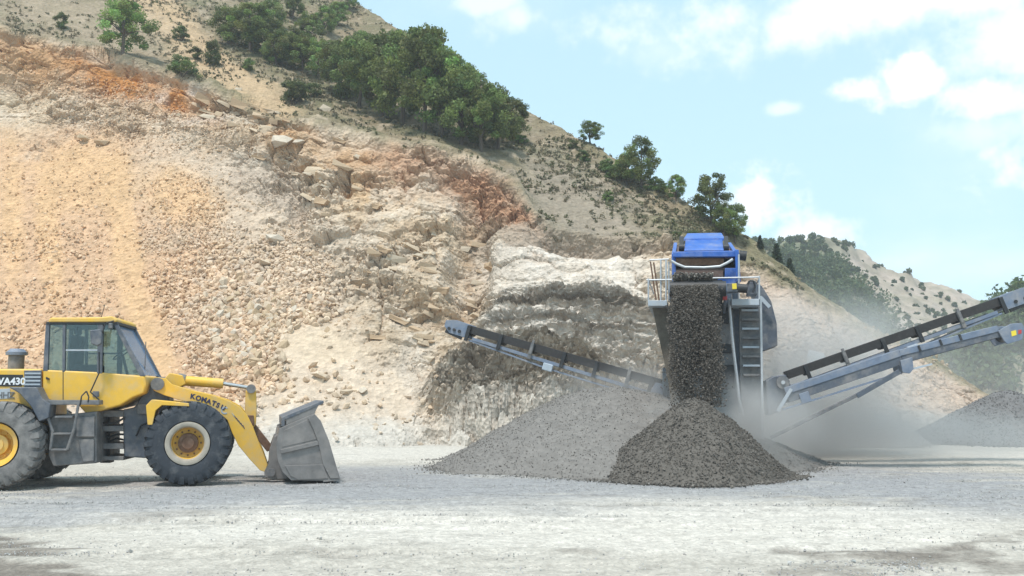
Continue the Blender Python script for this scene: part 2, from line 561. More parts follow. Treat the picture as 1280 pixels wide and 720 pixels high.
def make_ground():
    xs = np.unique(np.concatenate([np.linspace(-290, -24, 18), np.arange(-24, 24.01, .11), np.linspace(24, 290, 18)]))
    ys = np.unique(np.concatenate([np.linspace(-50, 6, 10), np.arange(6, 26, .085), np.arange(26, 48, .2), np.linspace(48, 320, 28)]))
    X, Y = np.meshgrid(xs, ys)
    Z = ground_z(X, Y)
    P = np.stack([X, Y, 0 * X], -1)
    n1 = fbm(P * .35, 5, 21); n2 = fbm(P * np.array([.5, 1.8, 1]), 5, 31); nf = fbm(P * 3.0, 4, 41)
    with np.errstate(all='ignore'):
        px, py = px_of(X, np.maximum(Y, 3), Z)
    col = np.ones(P.shape, np.float32) * np.array((.46, .42, .36), np.float32)
    col *= (1 + .10 * n1 + .08 * nf)[..., None]
    e = n2 * .5 + nf * .36 + fbm(P * np.array([1.2, 5.0, 1]), 3, 43) * .3
    gravel = (.295, .288, .285)
    for b in [(300, 622, 560, 22, -3, .8), (640, 612, 520, 17, 0, .9), (1150, 612, 270, 24, 4, .9), (760, 640, 420, 12, 1, .6), (120, 640, 200, 14, -6, .7),
              (480, 592, 90, 12, 0, .8), (1020, 592, 120, 12, 0, .7)]:
        col = mixc(col, gravel, blob(px, py, *b[:5], .6, e) * b[5])
    for b in [(480, 568, 160, 11, 0, .9), (1150, 572, 200, 10, 0, .5), (640, 668, 420, 24, 2, .8), (1000, 655, 300, 22, 3, .85), (420, 655, 240, 14, 0, .5), (180, 672, 200, 16, -5, .4)]:
        col = mixc(col, (.565, .52, .455), blob(px, py, *b[:5], .6, e) * b[5])
    for b in [(-20, 715, 170, 34, 10, .85), (1130, 700, 60, 7, 6, .7), (1190, 694, 60, 8, 0, .6), (1255, 672, 50, 7, -5, .6), (1040, 716, 70, 7, 0, .5),
              (1010, 694, 30, 4, 8, .6), (720, 690, 40, 5, 5, .45), (210, 645, 60, 4, -4, .35), (400, 690, 70, 5, 0, .3), (1265, 712, 60, 10, 0, .5)]:
        col = mixc(col, (.17, .145, .12), blob(px, py, *b[:5], .3, e * 2.2 - .15) * b[5])
        Z = Z + .03 * blob(px, py, *b[:5], .7, e * 1.5) * nf
    rough_ = sstep(-.1, .4, n2 + .3 * n1)
    Z = Z + (.022 * fbm(P * np.array([2.2, 3.2, 1]), 4, 47) * (.35 + rough_)) * (Y < 30)
    col = col * (1 - .22 * sstep(.1, .5, fbm(P * np.array([1.6, 3.6, 1]), 4, 49)) * rough_)[..., None]
    # tyre tracks running across the floor
    for yy, k in ((13.6, .05), (14.2, .05), (11.4, .03), (16.2, .045)):
        lane = np.abs(Y - yy - .35 * np.sin(X * .12 + yy) - .02 * X)
        w = (1 - sstep(.10, .34, lane)) * (0.5 + .5 * n1)
        Z = Z - .03 * w + .02 * (1 - sstep(.1, .2, np.abs(lane - .4)))
        col = col * (1 - .16 * w * (.6 + .4 * np.sign(np.sin(X * 9))))[..., None]
    r, c = X.shape
    i = np.arange(r * c).reshape(r, c)
    F = np.stack([i[:-1, :-1].ravel(), i[:-1, 1:].ravel(), i[1:, 1:].ravel(), i[1:, :-1].ravel()], 1)
    V = np.stack([X, Y, Z], -1).reshape(-1, 3)
    o = mesh_np('ground', V, F, M_GROUND, col.reshape(-1, 3), True)
    tag(o, kind='structure')
    return o


ground = make_ground()

# stones: shared little shapes


def stone_shape(seed, sub=0):
    t = (1 + 5 ** .5) / 2
    v = np.array([(-1, t, 0), (1, t, 0), (-1, -t, 0), (1, -t, 0), (0, -1, t), (0, 1, t), (0, -1, -t), (0, 1, -t), (t, 0, -1), (t, 0, 1), (-t, 0, -1), (-t, 0, 1)], float)
    f = np.array([(0, 11, 5), (0, 5, 1), (0, 1, 7), (0, 7, 10), (0, 10, 11), (1, 5, 9), (5, 11, 4), (11, 10, 2), (10, 7, 6), (7, 1, 8), (3, 9, 4), (3, 4, 2), (3, 2, 6), (3, 6, 8), (3, 8, 9), (4, 9, 5), (2, 4, 11), (6, 2, 10), (8, 6, 7), (9, 8, 1)])
    v /= np.linalg.norm(v[0])
    g = np.random.default_rng(seed)
    v = v * g.uniform(.62, 1.2, (12, 1)) * np.array([g.uniform(.9, 1.35), g.uniform(.75, 1.1), g.uniform(.5, .8)])
    return v, f


def octa_shape(seed):
    v = np.array([(1, 0, 0), (-1, 0, 0), (0, 1, 0), (0, -1, 0), (0, 0, 1), (0, 0, -1)], float)
    f = np.array([(0, 2, 4), (2, 1, 4), (1, 3, 4), (3, 0, 4), (2, 0, 5), (1, 2, 5), (3, 1, 5), (0, 3, 5)])
    g = np.random.default_rng(seed)
    return v * g.uniform(.6, 1.25, (6, 1)) + g.uniform(-.22, .22, (6, 3)), f


def rand_rot(n):
    q = RNG.normal(size=(n, 4)); q /= np.linalg.norm(q, axis=1, keepdims=True)
    w, x, y, z = q.T
    return np.stack([np.stack([1 - 2 * (y * y + z * z), 2 * (x * y - z * w), 2 * (x * z + y * w)], -1),
                     np.stack([2 * (x * y + z * w), 1 - 2 * (x * x + z * z), 2 * (y * z - x * w)], -1),
                     np.stack([2 * (x * z - y * w), 2 * (y * z + x * w), 1 - 2 * (x * x + y * y)], -1)], 1)


def scatter(name, P, size, colr, material, shapes, parent=None):
    """many small stones as one mesh"""
    n = len(P); Vs, Fs, Cs = [], [], []; off = 0
    pick = RNG.integers(0, len(shapes), n); rot = rand_rot(n)
    for k, (sv, sf) in enumerate(shapes):
        m = np.where(pick == k)[0]
        if not len(m): continue
        v = np.einsum('nij,kj->nki', rot[m], sv) * size[m][:, None, None] + P[m][:, None, :]
        Vs.append(v.reshape(-1, 3)); Cs.append(np.repeat(colr[m], len(sv), 0))
        f = sf[None] + (np.arange(len(m)) * len(sv))[:, None, None] + off
        Fs.append(f.reshape(-1, 3)); off += len(m) * len(sv)
    return mesh_np(name, np.concatenate(Vs), np.concatenate(Fs), material, np.concatenate(Cs), False, parent)


OCT = [octa_shape(i) for i in range(6)]
ICO = [stone_shape(i) for i in range(8)]


def ground_pebbles():
    n = 95000
    Y = 8.2 + RNG.random(n) ** 1.5 * 17
    X = (RNG.random(n) * 2 - 1) * (Y * .58 + .8)
    P = np.stack([X, Y, 0 * X], -1)
    px, py = px_of(X, Y, 0 * X)
    dens = .12 + .88 * np.clip(blob(px, py, 300, 622, 560, 26) + blob(px, py, 1150, 612, 270, 28) + blob(px, py, 640, 608, 520, 20) + blob(px, py, -20, 715, 190, 36) + blob(px, py, 1160, 700, 150, 20), 0, 1)
    dens *= .55 + .9 * vnoise(P * np.array([.8, 1.6, 1]), 77)
    k = RNG.random(n) < dens
    X, Y = X[k], Y[k]; m = len(X)
    s = .006 + .011 * RNG.random(m) ** 3 + (RNG.random(m) < .003) * .02
    base = np.array((.38, .365, .345)) * (.72 + .5 * RNG.random((m, 1)))
    base = base * (1 + .06 * (RNG.random((m, 3)) - .5))
    o = scatter('loose_gravel', np.stack([X, Y, ground_z(X, Y) + s * .3], -1), s, base, M_GRAV, OCT)
    tag(o, 'loose grey gravel strewn over the pale quarry floor', 'gravel', kind='stuff')


ground_pebbles()

# ------------------------------------------------------------------ setting: quarry hillside
cols = np.concatenate([np.linspace(-300, -20, 60), np.arange(-19, 1300, 1.75), np.linspace(1301, 1360, 12)])
toe = [(-300, None, 33), (330, None, 33), (450, None, 33), (560, None, 34), (700, None, 35), (960, None, 36), (1100, None, 38), (1230, None, 40.5), (1280, None, 43), (1360, None, 44)]
apron = [(-300, 520, 36.2), (300, 515, 36.2), (420, 520, 36), (540, 532, 37), (620, 520, 37.3), (760, 505, 38), (960, 485, 39), (1100, 505, 40), (1200, 522, 41.5), (1260, 538, 43.2), (1300, 560, 43.6), (1360, 565, 44.5)]
midc = [(-300, 115, 58), (0, 150, 56), (100, 158, 55), (200, 172, 53.5), (300, 203, 51), (400, 240, 48.5), (500, 268, 46.5), (600, 300, 44.5), (650, 330, 42.8), (700, 350, 42), (800, 378, 41.2), (900, 392, 41.7), (1000, 427, 42.2), (1100, 460, 42.7), (1200, 500, 43), (1260, 530, 43.8), (1300, 556, 44), (1360, 564, 45)]
lip = [(-300, -30, 61), (0, 35, 59.5), (60, 55, 58.7), (120, 68, 58), (190, 86, 57), (255, 110, 55.5), (300, 128, 54), (400, 158, 52), (470, 176, 51), (540, 187, 50), (600, 210, 48.7), (640, 234, 47.5), (665, 270, 46), (690, 288, 45.3), (750, 298, 45), (830, 306, 45), (900, 325, 45.5), (960, 350, 46), (1000, 372, 46), (1060, 410, 45.5), (1120, 442, 45), (1180, 474, 44.6), (1230, 503, 44.2), (1260, 525, 44.5), (1300, 552, 44.6), (1360, 563, 45.5)]
sky_l = [(-300, -350, 118), (0, -220, 105), (200, -125, 98), (400, -22, 90), (455, 6, 86), (520, 45, 78), (600, 95, 69), (650, 132, 63), (700, 157, 59.5), (740, 178, 57), (800, 215, 54), (850, 243, 52), (900, 278, 50.5), (940, 303, 50), (1000, 350, 49), (1060, 393, 48), (1120, 430, 47), (1180, 466, 46), (1230, 497, 45.6), (1260, 520, 45.5), (1300, 548, 45.5), (1360, 562, 46)]
HILL = Sheet([toe, apron, midc, lip, sky_l], [26, 215, 95, 130, 10], cols)


def make_hill():
    P = HILL.P; n = HILL.normals()
    px, py = px_of(P[..., 0], P[..., 1], P[..., 2])
    j = fbm(P * .22, 4, 51); jf = fbm(P * 1.1, 4, 61)
    jh = fbm(P * 3.3, 4, 66)
    e = j * .45 + jf * .34 + jh * .26
    # --- where things are on the face
    lipy = np.interp(px, [c[0] for c in lip], [c[1] for c in lip])
    skyy = np.interp(px, [c[0] for c in sky_l], [c[1] for c in sky_l])
    below = py - lipy + 9 * j + 5 * jf           # > 0: quarried face, < 0: grassed hill
    face = sstep(-4, 5, below)
    right = sstep(890, 960, px)
    talus = np.clip(blob(px, py, 60, 380, 330, 250, 0, .25, e * .5) + blob(px, py, 250, 400, 150, 140, 30, .3, e * .5), 0, 1) * sstep(120, 165, py - .12 * px + 14 * j)
    lowpale = np.clip(blob(px, py, 440, 512, 128, 58, 0, .3, e * .6) + blob(px, py, 405, 448, 72, 44, 25, .3, e * .6), 0, 1)
    talus = talus * (1 - lowpale)
    arch = blob(px, py, 712, 430, 116, 70, 0, .25, e * .4)
    mound = blob(px, py, 640, 492, 112, 46, -4, .22, e * .4)
    white = np.clip(blob(px, py, 712, 345, 104, 52, 6, .35, e * .7) + .9 * blob(px, py, 760, 395, 60, 50, 0, .4, e), 0, 1)
    rock = face * (1 - talus) * (1 - lowpale)
    # --- colour
    col = np.ones(P.shape, np.float32) * np.array((.50, .425, .335), np.float32)
    col = mixc(col, (.51, .36, .24), talus * .95)
    for b in [(390, 300, 200, 95, 28, (.49, .435, .365), .8), (470, 250, 110, 40, 25, (.50, .40, .28), .6), (560, 330, 90, 90, 0, (.48, .41, .32), .5),
              (300, 170, 90, 34, 22, (.46, .40, .32), .8), (420, 215, 110, 24, 24, (.50, .36, .22), .7), (500, 222, 120, 24, 20, (.50, .42, .35), .5),
              (30, 120, 40, 50, 0, (.50, .43, .33), .6), (205, 118, 44, 9, -10, (.55, .54, .52), .9), (255, 152, 36, 8, -12, (.56, .53, .49), .9), (330, 222, 60, 30, 30, (.42, .37, .32), .6),
              (505, 385, 70, 60, 30, (.43, .36, .27), .55), (600, 395, 40, 55, 0, (.36, .30, .23), .5), (520, 420, 60, 36, 0, (.37, .30, .21), .4), (590, 310, 16, 40, 0, (.30, .21, .13), .6)]:
        col = mixc(col, b[5], blob(px, py, *b[:5], .5, e) * b[6])
    pat = sstep(-.05, .35, fbm(P * .75, 4, 167) + .4 * jh)
    col = mixc(col, (.56, .515, .45), pat * .6 * (1 - talus))
    col = mixc(col, (.36, .275, .19), sstep(.12, .5, fbm(P * .9, 4, 169) + .5 * jh) * .5 * (1 - talus))
    # orange and red scar under the lip
    scar = np.exp(-((below - 26 - 14 * j) / 24) ** 2) * face
    wl = (1 - sstep(220, 300, px)); wr = sstep(430, 520, px) * (1 - sstep(665, 700, px)); wm = sstep(300, 350, px) * (1 - sstep(470, 560, px))
    streak = .65 + .6 * fbm(P * np.array([.9, .9, .25]), 4, 71)
    col = mixc(col, (.44, .215, .08), np.clip(scar * wl * streak * 1.5, 0, 1))
    col = mixc(col, (.44, .28, .15), np.clip(scar * wm * streak * .8, 0, 1))
    col = mixc(col, (.38, .235, .155), np.clip(scar * wr * streak * 1.3 + .75 * blob(px, py, 628, 240, 48, 34, 35, .5, e) * streak, 0, 1))
    col = mixc(col, (.42, .30, .19), blob(px, py, 30, 72, 60, 30, 15, .5, e) * .7)
    # chutes of fine soil
    for b in [(160, 330, 18, 130, -8), (190, 430, 22, 60, -12), (95, 220, 60, 40, 0), (60, 300, 14, 90, -6), (230, 250, 46, 30, 20), (15, 260, 16, 80, 0)]:
        col = mixc(col, (.56, .395, .235), blob(px, py, *b, .5, e * .8) * .8)
    col = mixc(col, (.47, .40, .335), blob(px, py, 330, 400, 100, 75, 35, .5, e) * .55 * talus)
    col = mixc(col, (.54, .475, .395), lowpale * .9)
    col = mixc(col, (.55, .47, .36), blob(px, py, 395, 432, 60, 26, 10, .5, e) * .6)
    col = mixc(col, (.52, .50, .46), blob(px, py, 520, 470, 30, 50, -25, .5, e) * .5)
    # grey and white rock behind the machine
    col = mixc(col, (.57, .55, .515), white * (.68 + .27 * sstep(-.2, .3, jf + jh)))
    rr = np.sqrt(((px - 730) / 1.9) ** 2 + (py - 530) ** 2) + 17 * j + 8 * jf + 3 * jh + .05 * (px - 712)
    band = vnoise(np.stack([rr * .11, 0 * rr, 0 * rr], -1), 81) + .5 * vnoise(np.stack([rr * .27, px * .01, 0 * rr], -1), 83)
    band = sstep(-.35, .3, vnoise(np.stack([rr * .26, px * .008, 0 * rr], -1), 81) + .6 * vnoise(np.stack([rr * .62, px * .02, 0 * rr], -1), 83) + .25 * jf)
    ac = mixc(np.ones(P.shape, np.float32) * np.array((.54, .52, .485), np.float32), (.235, .21, .18), np.clip(band * (1.0 * np.exp(-((rr - 139) / 10) ** 2) + .8 * np.exp(-((rr - 112) / 6) ** 2) + .22 * np.exp(-((rr - 82) / 24) ** 2)), 0, 1))
    col = col * (1 - arch[..., None]) + ac * arch[..., None]
    sl = (py - .18 * (px - 640)) + 8 * j + 5 * jf + 10 * np.sin(px * .02)
    b2 = np.clip(.45 + .7 * vnoise(np.stack([sl * .30, px * .02, 0 * sl], -1), 91) + .5 * vnoise(np.stack([sl * .75, px * .05, 0 * sl], -1), 93) + .2 * jf, 0, 1)
    mc = mixc(np.ones(P.shape, np.float32) * np.array((.45, .42, .37), np.float32), (.215, .185, .15), b2 * .9)
    col = col * (1 - mound[..., None]) + mc * mound[..., None]
    col = mixc(col, (.31, .26, .21), blob(px, py, 750, 300, 130, 15, 3, .5, e * 1.3) * .8)
    # right-hand bare slope
    col = mixc(col, (.44, .365, .31), right * face * .8)
    # grassed hill above the lip
    g1 = fbm(P * .5, 5, 101); g2 = fbm(P * 1.7, 4, 111)
    gc = mixc(np.ones(P.shape, np.float32) * np.array((.235, .20, .14), np.float32), (.155, .155, .095), np.clip(.45 + g1 * 1.1, 0, 1))
    gc = mixc(gc, (.34, .295, .23), sstep(.12, .5, g2 + .25 * j) * .8)
    gc = mixc(gc, (.28, .255, .22), (blob(px, py, 720, 250, 90, 50, 30, .6, e) * .75))
    gc = mixc(gc, (.46, .355, .235), np.clip(blob(px, py, 215, 30, 90, 26, 45, .5, e) + blob(px, py, 290, 95, 80, 18, 28, .5, e), 0, 1) * .9)
    gc = mixc(gc, (.34, .29, .225), blob(px, py, 90, 25, 130, 34, 12, .5, e) * .6)
    col = col * face[..., None] + gc * (1 - face[..., None])
    col *= (1 + .12 * jf + .10 * fbm(P * 3.1, 3, 121))[..., None]
    col = col * np.array((1.03, .945, .86), np.float32)
    # --- relief
    f1, f2, cv = cells(P * np.array([.55, .55, .95]) + .35 * np.stack([j, jf, j], -1), 5)
    g1_, g2_, cv2 = cells(P * np.array([1.3, 1.3, 3.0]) + .3 * np.stack([jf, j, jf], -1), 9)
    crack = 1 - sstep(.0, .14, f2 - f1); crack2 = 1 - sstep(.0, .13, g2_ - g1_)
    big = ridged(P * .16, 4, 131)
    h1_, h2_, cv3 = cells(P * np.array([3.6, 3.6, 6.5]) + .3 * np.stack([jf, jf, j], -1), 13)
    crack3 = 1 - sstep(.0, .15, h2_ - h1_)
    lay = P[..., 2] * 1.15 - .28 * P[..., 0] + .9 * j + .35 * jf
    rg = sstep(-.22, .30, fbm(P * np.array([.30, .30, .42]), 3, 161) + .12 * jf)      # craggy here, smooth washed rock there
    d = rock * (1 - right * .75) * (.85 * (big - .3) + .80 * (cv - .5) * (.35 + .65 * rg) - .30 * crack * (.4 + .6 * rg)
                                    + (.42 * (cv2 - .5) - .20 * crack2) * (.15 + .95 * rg) + (.13 * (cv3 - .5) - .05 * crack3) * (.3 + .7 * rg) + .10 * jf
                                    + .42 * (lay - np.floor(lay) - .5) * (.2 + .8 * cv) * (.3 + .7 * rg))
    d += talus * .05 * (cv3 - .5)
    calm = white * (1 - arch)
    d = d * (1 - .35 * calm) * (1 - .3 * arch) * (1 - .4 * mound)
    gull = fbm(np.stack([P[..., 0] * .8, P[..., 1] * .15, P[..., 2] * .15], -1), 4, 141)
    d += talus * (.25 * gull + .08 * fbm(P * 2.5, 3, 151)) + lowpale * (.12 * jf + .25 * j)
    d += right * face * (.35 * gull + .12 * jf)
    saw = lambda q: (q - np.floor(q))
    q1 = rr / 7.0 + .4 * jf
    d += arch * (.55 * (saw(q1) - .5) * (.35 + band) + .15 * jf + .6)
    q2 = sl / 5.2 + .5 * jf
    d += mound * (1.1 + (.42 * (saw(-q2) - .5)) + .30 * (cv3 - .5) - .15 * crack3 + .25 * jf)
    d += (1 - face) * (.10 * g2 + .30 * g1)
    d += np.exp(-((below + 3) / 5) ** 2) * .28 - np.exp(-((below - 9) / 7) ** 2) * .38 * (1 - right)   # turf overhang above the scar
    for b, k in [((585, 330, 22, 70, 8), -1.3), ((520, 385, 60, 14, 28), -.7), ((345, 205, 14, 8, 0), -.6), ((432, 232, 8, 12, 0), -.9), ((372, 268, 12, 16, 30), -.7), ((440, 282, 10, 8, 0), -.6),
                 ((320, 135, 60, 8, 14), -.5), ((230, 130, 46, 9, 10), -.5), ((740, 312, 90, 10, 4), -.5)]:
        d += k * blob(px, py, *b, .6, e * .7)
    fade = np.ones_like(d); fade[:10] = np.linspace(0, 1, 10)[:, None]
    rows = np.arange(P.shape[0])[:, None]
    fan = np.clip(1 - rows / 60., 0, 1) ** 1.5 * (1.6 * vnoise(np.stack([P[..., 0] * .22, 0 * d, 0 * d], -1), 191) + .7 * vnoise(np.stack([P[..., 0] * .8, 0 * d, 0 * d], -1), 193) + .4)
    HILL.P = P + n * (d * fade)[..., None]
    HILL.P[..., 1] -= np.clip(fan, -.6, 2.2)
    low = np.clip(1 - rows / 46., 0, 1) * np.ones_like(d)
    col = mixc(col, (.50, .465, .41), sstep(.15, .75, low + .5 * e) * .85)
    HILL.talus, HILL.px, HILL.py, HILL.face, HILL.col = talus, px, py, face, col
    o = mesh_np('hillside', HILL.P.reshape(-1, 3), HILL.faces(), M_HILL, col.reshape(-1, 3), False)
    tag(o, kind='structure')
    return o


hill = make_hill()


def hill_stones():
    P = HILL.P[:HILL.nfront]; px, py, ta = HILL.px[:HILL.nfront], HILL.py[:HILL.nfront], HILL.talus[:HILL.nfront]
    j = fbm(P * .3, 3, 171)
    dn = ta * (.03 + 1.0 * blob(px, py, 330, 400, 120, 95, 38, .5, j * .6) + .27 * blob(px, py, 60, 410, 130, 95, 0, .5, j * 1.4) + .10 * blob(px, py, 120, 250, 130, 70, 0, .6, j)
               + .5 * blob(px, py, 240, 300, 60, 70, 0, .6, j))
    for b in [(160, 330, 16, 130, -8), (190, 430, 22, 60, -12)]: dn *= 1 - .9 * blob(px, py, *b, .4, j * .4)
    lower = blob(px, py, 450, 510, 120, 55) * .05 + blob(px, py, 130, 130, 160, 30, 10, .6, j) * .35 + blob(px, py, 420, 300, 170, 70, 25, .6, j) * .05 + blob(px, py, 1040, 470, 120, 50) * .05
    w = (dn + lower) * (px > -60) * (px < 1290)
    # area weight
    w = w * (P[..., 1] ** 2)
    w = w.ravel(); w = w / w.sum()
    n = 20000
    idx = RNG.choice(w.size, n, p=w)
    p = P.reshape(-1, 3)[idx] + RNG.normal(size=(n, 3)) * .06
    ppx, ppy = px.ravel()[idx], py.ravel()[idx]
    s = .04 + .085 * RNG.random(n) ** 2.4
    s *= 1 + .85 * blob(ppx, ppy, 340, 415, 120, 85, 38) + .25 * sstep(300, 450, ppy)
    s *= np.where(ppy < 250, .85, 1)
    base = HILL.col[:HILL.nfront].reshape(-1, 3)[idx]
    tint = np.array([(.56, .43, .30), (.52, .38, .24), (.57, .46, .35), (.47, .32, .19)])[RNG.integers(0, 4, n)]
    c = (base * .55 + tint * .45) * (.92 + .38 * RNG.random((n, 1)))
    big = np.argsort(-s)[:190]
    rest = np.setdiff1d(np.arange(n), big)
    tag(scatter('scree', p[rest], s[rest], c[rest], M_SCREE, ICO, hill), kind='stuff')
    # the biggest blocks one by one
    protos = []
    for k in range(10):
        v, f = stone_shape(100 + k)
        me = bpy.data.meshes.new('block'); me.from_pydata(v.tolist(), [], f.tolist())
        ca = me.color_attributes.new('Col', 'FLOAT_COLOR', 'POINT')
        cc = np.ones((len(v), 4), np.float32); cc[:, :3] = np.array([(.54, .43, .31), (.49, .37, .24), (.56, .48, .38), (.45, .33, .21)][k % 4]) * .95
        ca.data.foreach_set('color', cc.ravel()); me.materials.append(M_SCREE); protos.append(me)
    for q, i in enumerate(big):
        o = bpy.data.objects.new('block', protos[q % 10]); link(o, hill)
        o.location = p[i]; k = s[i] * (.95 + .4 * random.random()); o.scale = (k, k, k)
        o.rotation_euler = (random.random() * 6, random.random() * 6, random.random() * 6)
    # broken ledges: flat slabs standing out of the face along the bedding
    slabs = []
    for k in range(8):
        g = np.random.default_rng(700 + k)
        v = np.array([(x, y, z) for x in (-1, 1) for y in (-1, 1) for z in (-1, 1)], float) * (1 + .0 * k) + g.uniform(-.28, .28, (8, 3))
        f = [(0, 1, 3, 2), (4, 6, 7, 5), (0, 4, 5, 1), (2, 3, 7, 6), (0, 2, 6, 4), (1, 5, 7, 3)]
        me = bpy.data.meshes.new('slab'); me.from_pydata(v.tolist(), [], f)
        ca = me.color_attributes.new('Col', 'FLOAT_COLOR', 'POINT')
        cc = np.ones((8, 4), np.float32); cc[:, :3] = [(.52, .41, .29), (.48, .36, .24), (.53, .44, .33), (.46, .33, .21)][k % 4]
        ca.data.foreach_set('color', cc.ravel()); me.materials.append(M_SCREE); slabs.append(me)
    for q in range(100):
        cx, cy, rx, ry = [(380, 195, 95, 45), (330, 150, 60, 24), (470, 330, 100, 70), (590, 360, 30, 70), (240, 140, 50, 22), (520, 410, 60, 30), (420, 255, 70, 40)][q % 7]
        o = bpy.data.objects.new('slab', slabs[q % 8]); link(o, hill)
        o.location = HILL.hit(cx + random.gauss(0, rx * .5), cy + random.gauss(0, ry * .5)) + Vector((0, .1, -.03))
        k = random.uniform(.09, .22) * (1.5 if q % 11 == 0 else 1)
        o.scale = (k * random.uniform(1.2, 2.4), k * 1.3, k * random.uniform(.4, .8))
        o.rotation_euler = (random.uniform(-.3, .3), R(random.uniform(5, 28)), random.uniform(-.5, .5))
    # named boulders picked out by eye
    for (x, y, w_) in [(107, 176, .42), (128, 180, .46), (345, 300, .5), (352, 178, .7), (375, 180, .55), (330, 330, .4), (452, 488, .25), (432, 490, .3), (404, 472, .4)]:
        o = bpy.data.objects.new('block', protos[random.randrange(10)]); link(o, hill)
        o.location = HILL.hit(x, y); o.scale = (w_ * 1.3, w_, w_ * .7); o.rotation_euler = (.2, .1, random.random() * 6)


hill_stones()

# ------------------------------------------------------------------ setting: far hills
fc = np.linspace(860, 1700, 260)
FAR = Sheet([[(860, None, 118), (1000, None, 115), (1300, None, 112), (1700, None, 110)],
             [(860, 430, 140), (1000, 420, 142), (1150, 430, 150), (1300, 440, 155), (1700, 450, 155)],
             [(860, 335, 168), (940, 305, 178), (975, 301, 186), (1000, 295, 195), (1030, 291, 203), (1060, 300, 207), (1100, 329, 210), (1150, 352, 212), (1200, 370, 214), (1240, 386, 215), (1300, 400, 216), (1500, 420, 216), (1700, 440, 216)]],
            [30, 90, 8], fc, (40, 10))
rc = np.linspace(1120, 1800, 200)
NEARW = Sheet([[(1120, None, 82), (1300, None, 78), (1800, None, 70)],
               [(1120, 530, 86), (1200, 470, 90), (1260, 420, 92), (1300, 400, 92), (1500, 330, 95), (1800, 250, 95)],
               [(1120, 528, 92), (1170, 475, 98), (1200, 440, 101), (1230, 405, 104), (1260, 378, 106), (1290, 360, 108), (1400, 300, 112), (1600, 230, 116), (1800, 180, 118)]],
              [20, 50, 8], rc, (40, 4))


def far_hills():
    for sh, nm, seed in ((FAR, 'far_hill', 1), (NEARW, 'side_hill', 2)):
        P = sh.P.copy(); n = sh.normals(); px, py = px_of(P[..., 0], P[..., 1], P[..., 2])
        j = fbm(P * .05, 4, 200 + seed); jf = fbm(P * .25, 4, 210 + seed)
        col = np.ones(P.shape, np.float32) * np.array((.39, .325, .265), np.float32)
        col = mixc(col, (.24, .215, .15), np.clip(.3 + jf * 1.6, 0, 1) * .7)
        if seed == 1:
            green = np.clip(blob(px, py, 1050, 398, 140, 42, 38, .35, j * .9) + .6 * blob(px, py, 1000, 312, 50, 14, 0, .5, j), 0, 1)
            sh.green = green
            col = mixc(col, (.15, .16, .09), green * .85)
        else:
            sh.green = np.clip(.75 + j, 0, 1) * sstep(1150, 1180, px)
            col = mixc(col, (.19, .19, .12), sh.green * .85)
        d = 1.6 * j + 2.0 * ridged(P * .11, 4, 220 + seed) * (seed == 1) + 1.0 * jf
        fade = np.ones_like(d); fade[:6] = np.linspace(0, 1, 6)[:, None]
        sh.P = P + n * (d * fade * .8)[..., None]
        sh.px, sh.py = px, py
        o = mesh_np(nm, sh.P.reshape(-1, 3), sh.faces(), M_FAR, col.reshape(-1, 3), True)
        tag(o, kind='structure')


far_hills()
# ------------------------------------------------------------------ vegetation


def leaves(centres, radii, per, size, cols, g, flat=.75):
    """diamond leaf faces gathered in clumps"""
    n = len(centres) * per
    c = np.repeat(centres, per, 0); r = np.repeat(radii, per)
    d = g.normal(size=(n, 3)); d /= np.linalg.norm(d, axis=1, keepdims=True)
    p = c + d * (r * g.random(n) ** .45)[:, None] * np.array([1, 1, flat])
    a = g.normal(size=(n, 3)) + d * .6; a /= np.linalg.norm(a, axis=1, keepdims=True)
    t = np.cross(a, g.normal(size=(n, 3))); t /= np.linalg.norm(t, axis=1, keepdims=True)
    b = np.cross(a, t)
    s = size * g.uniform(.6, 1.35, n)[:, None]
    V = np.stack([p - t * s, p - b * s * .55, p + t * s, p + b * s * .55], 1).reshape(-1, 3)
    F = np.arange(n * 4).reshape(n, 4)
    cc = np.repeat(np.repeat(cols, per, 0) * g.uniform(.75, 1.25, (n, 1)), 4, 0)
    return V, F, cc


def limb_mesh(segs):
    mb = MB()
    for p, q, r1, r2 in segs: mb.tube(p, q, r1, 6, r2)
    return mb


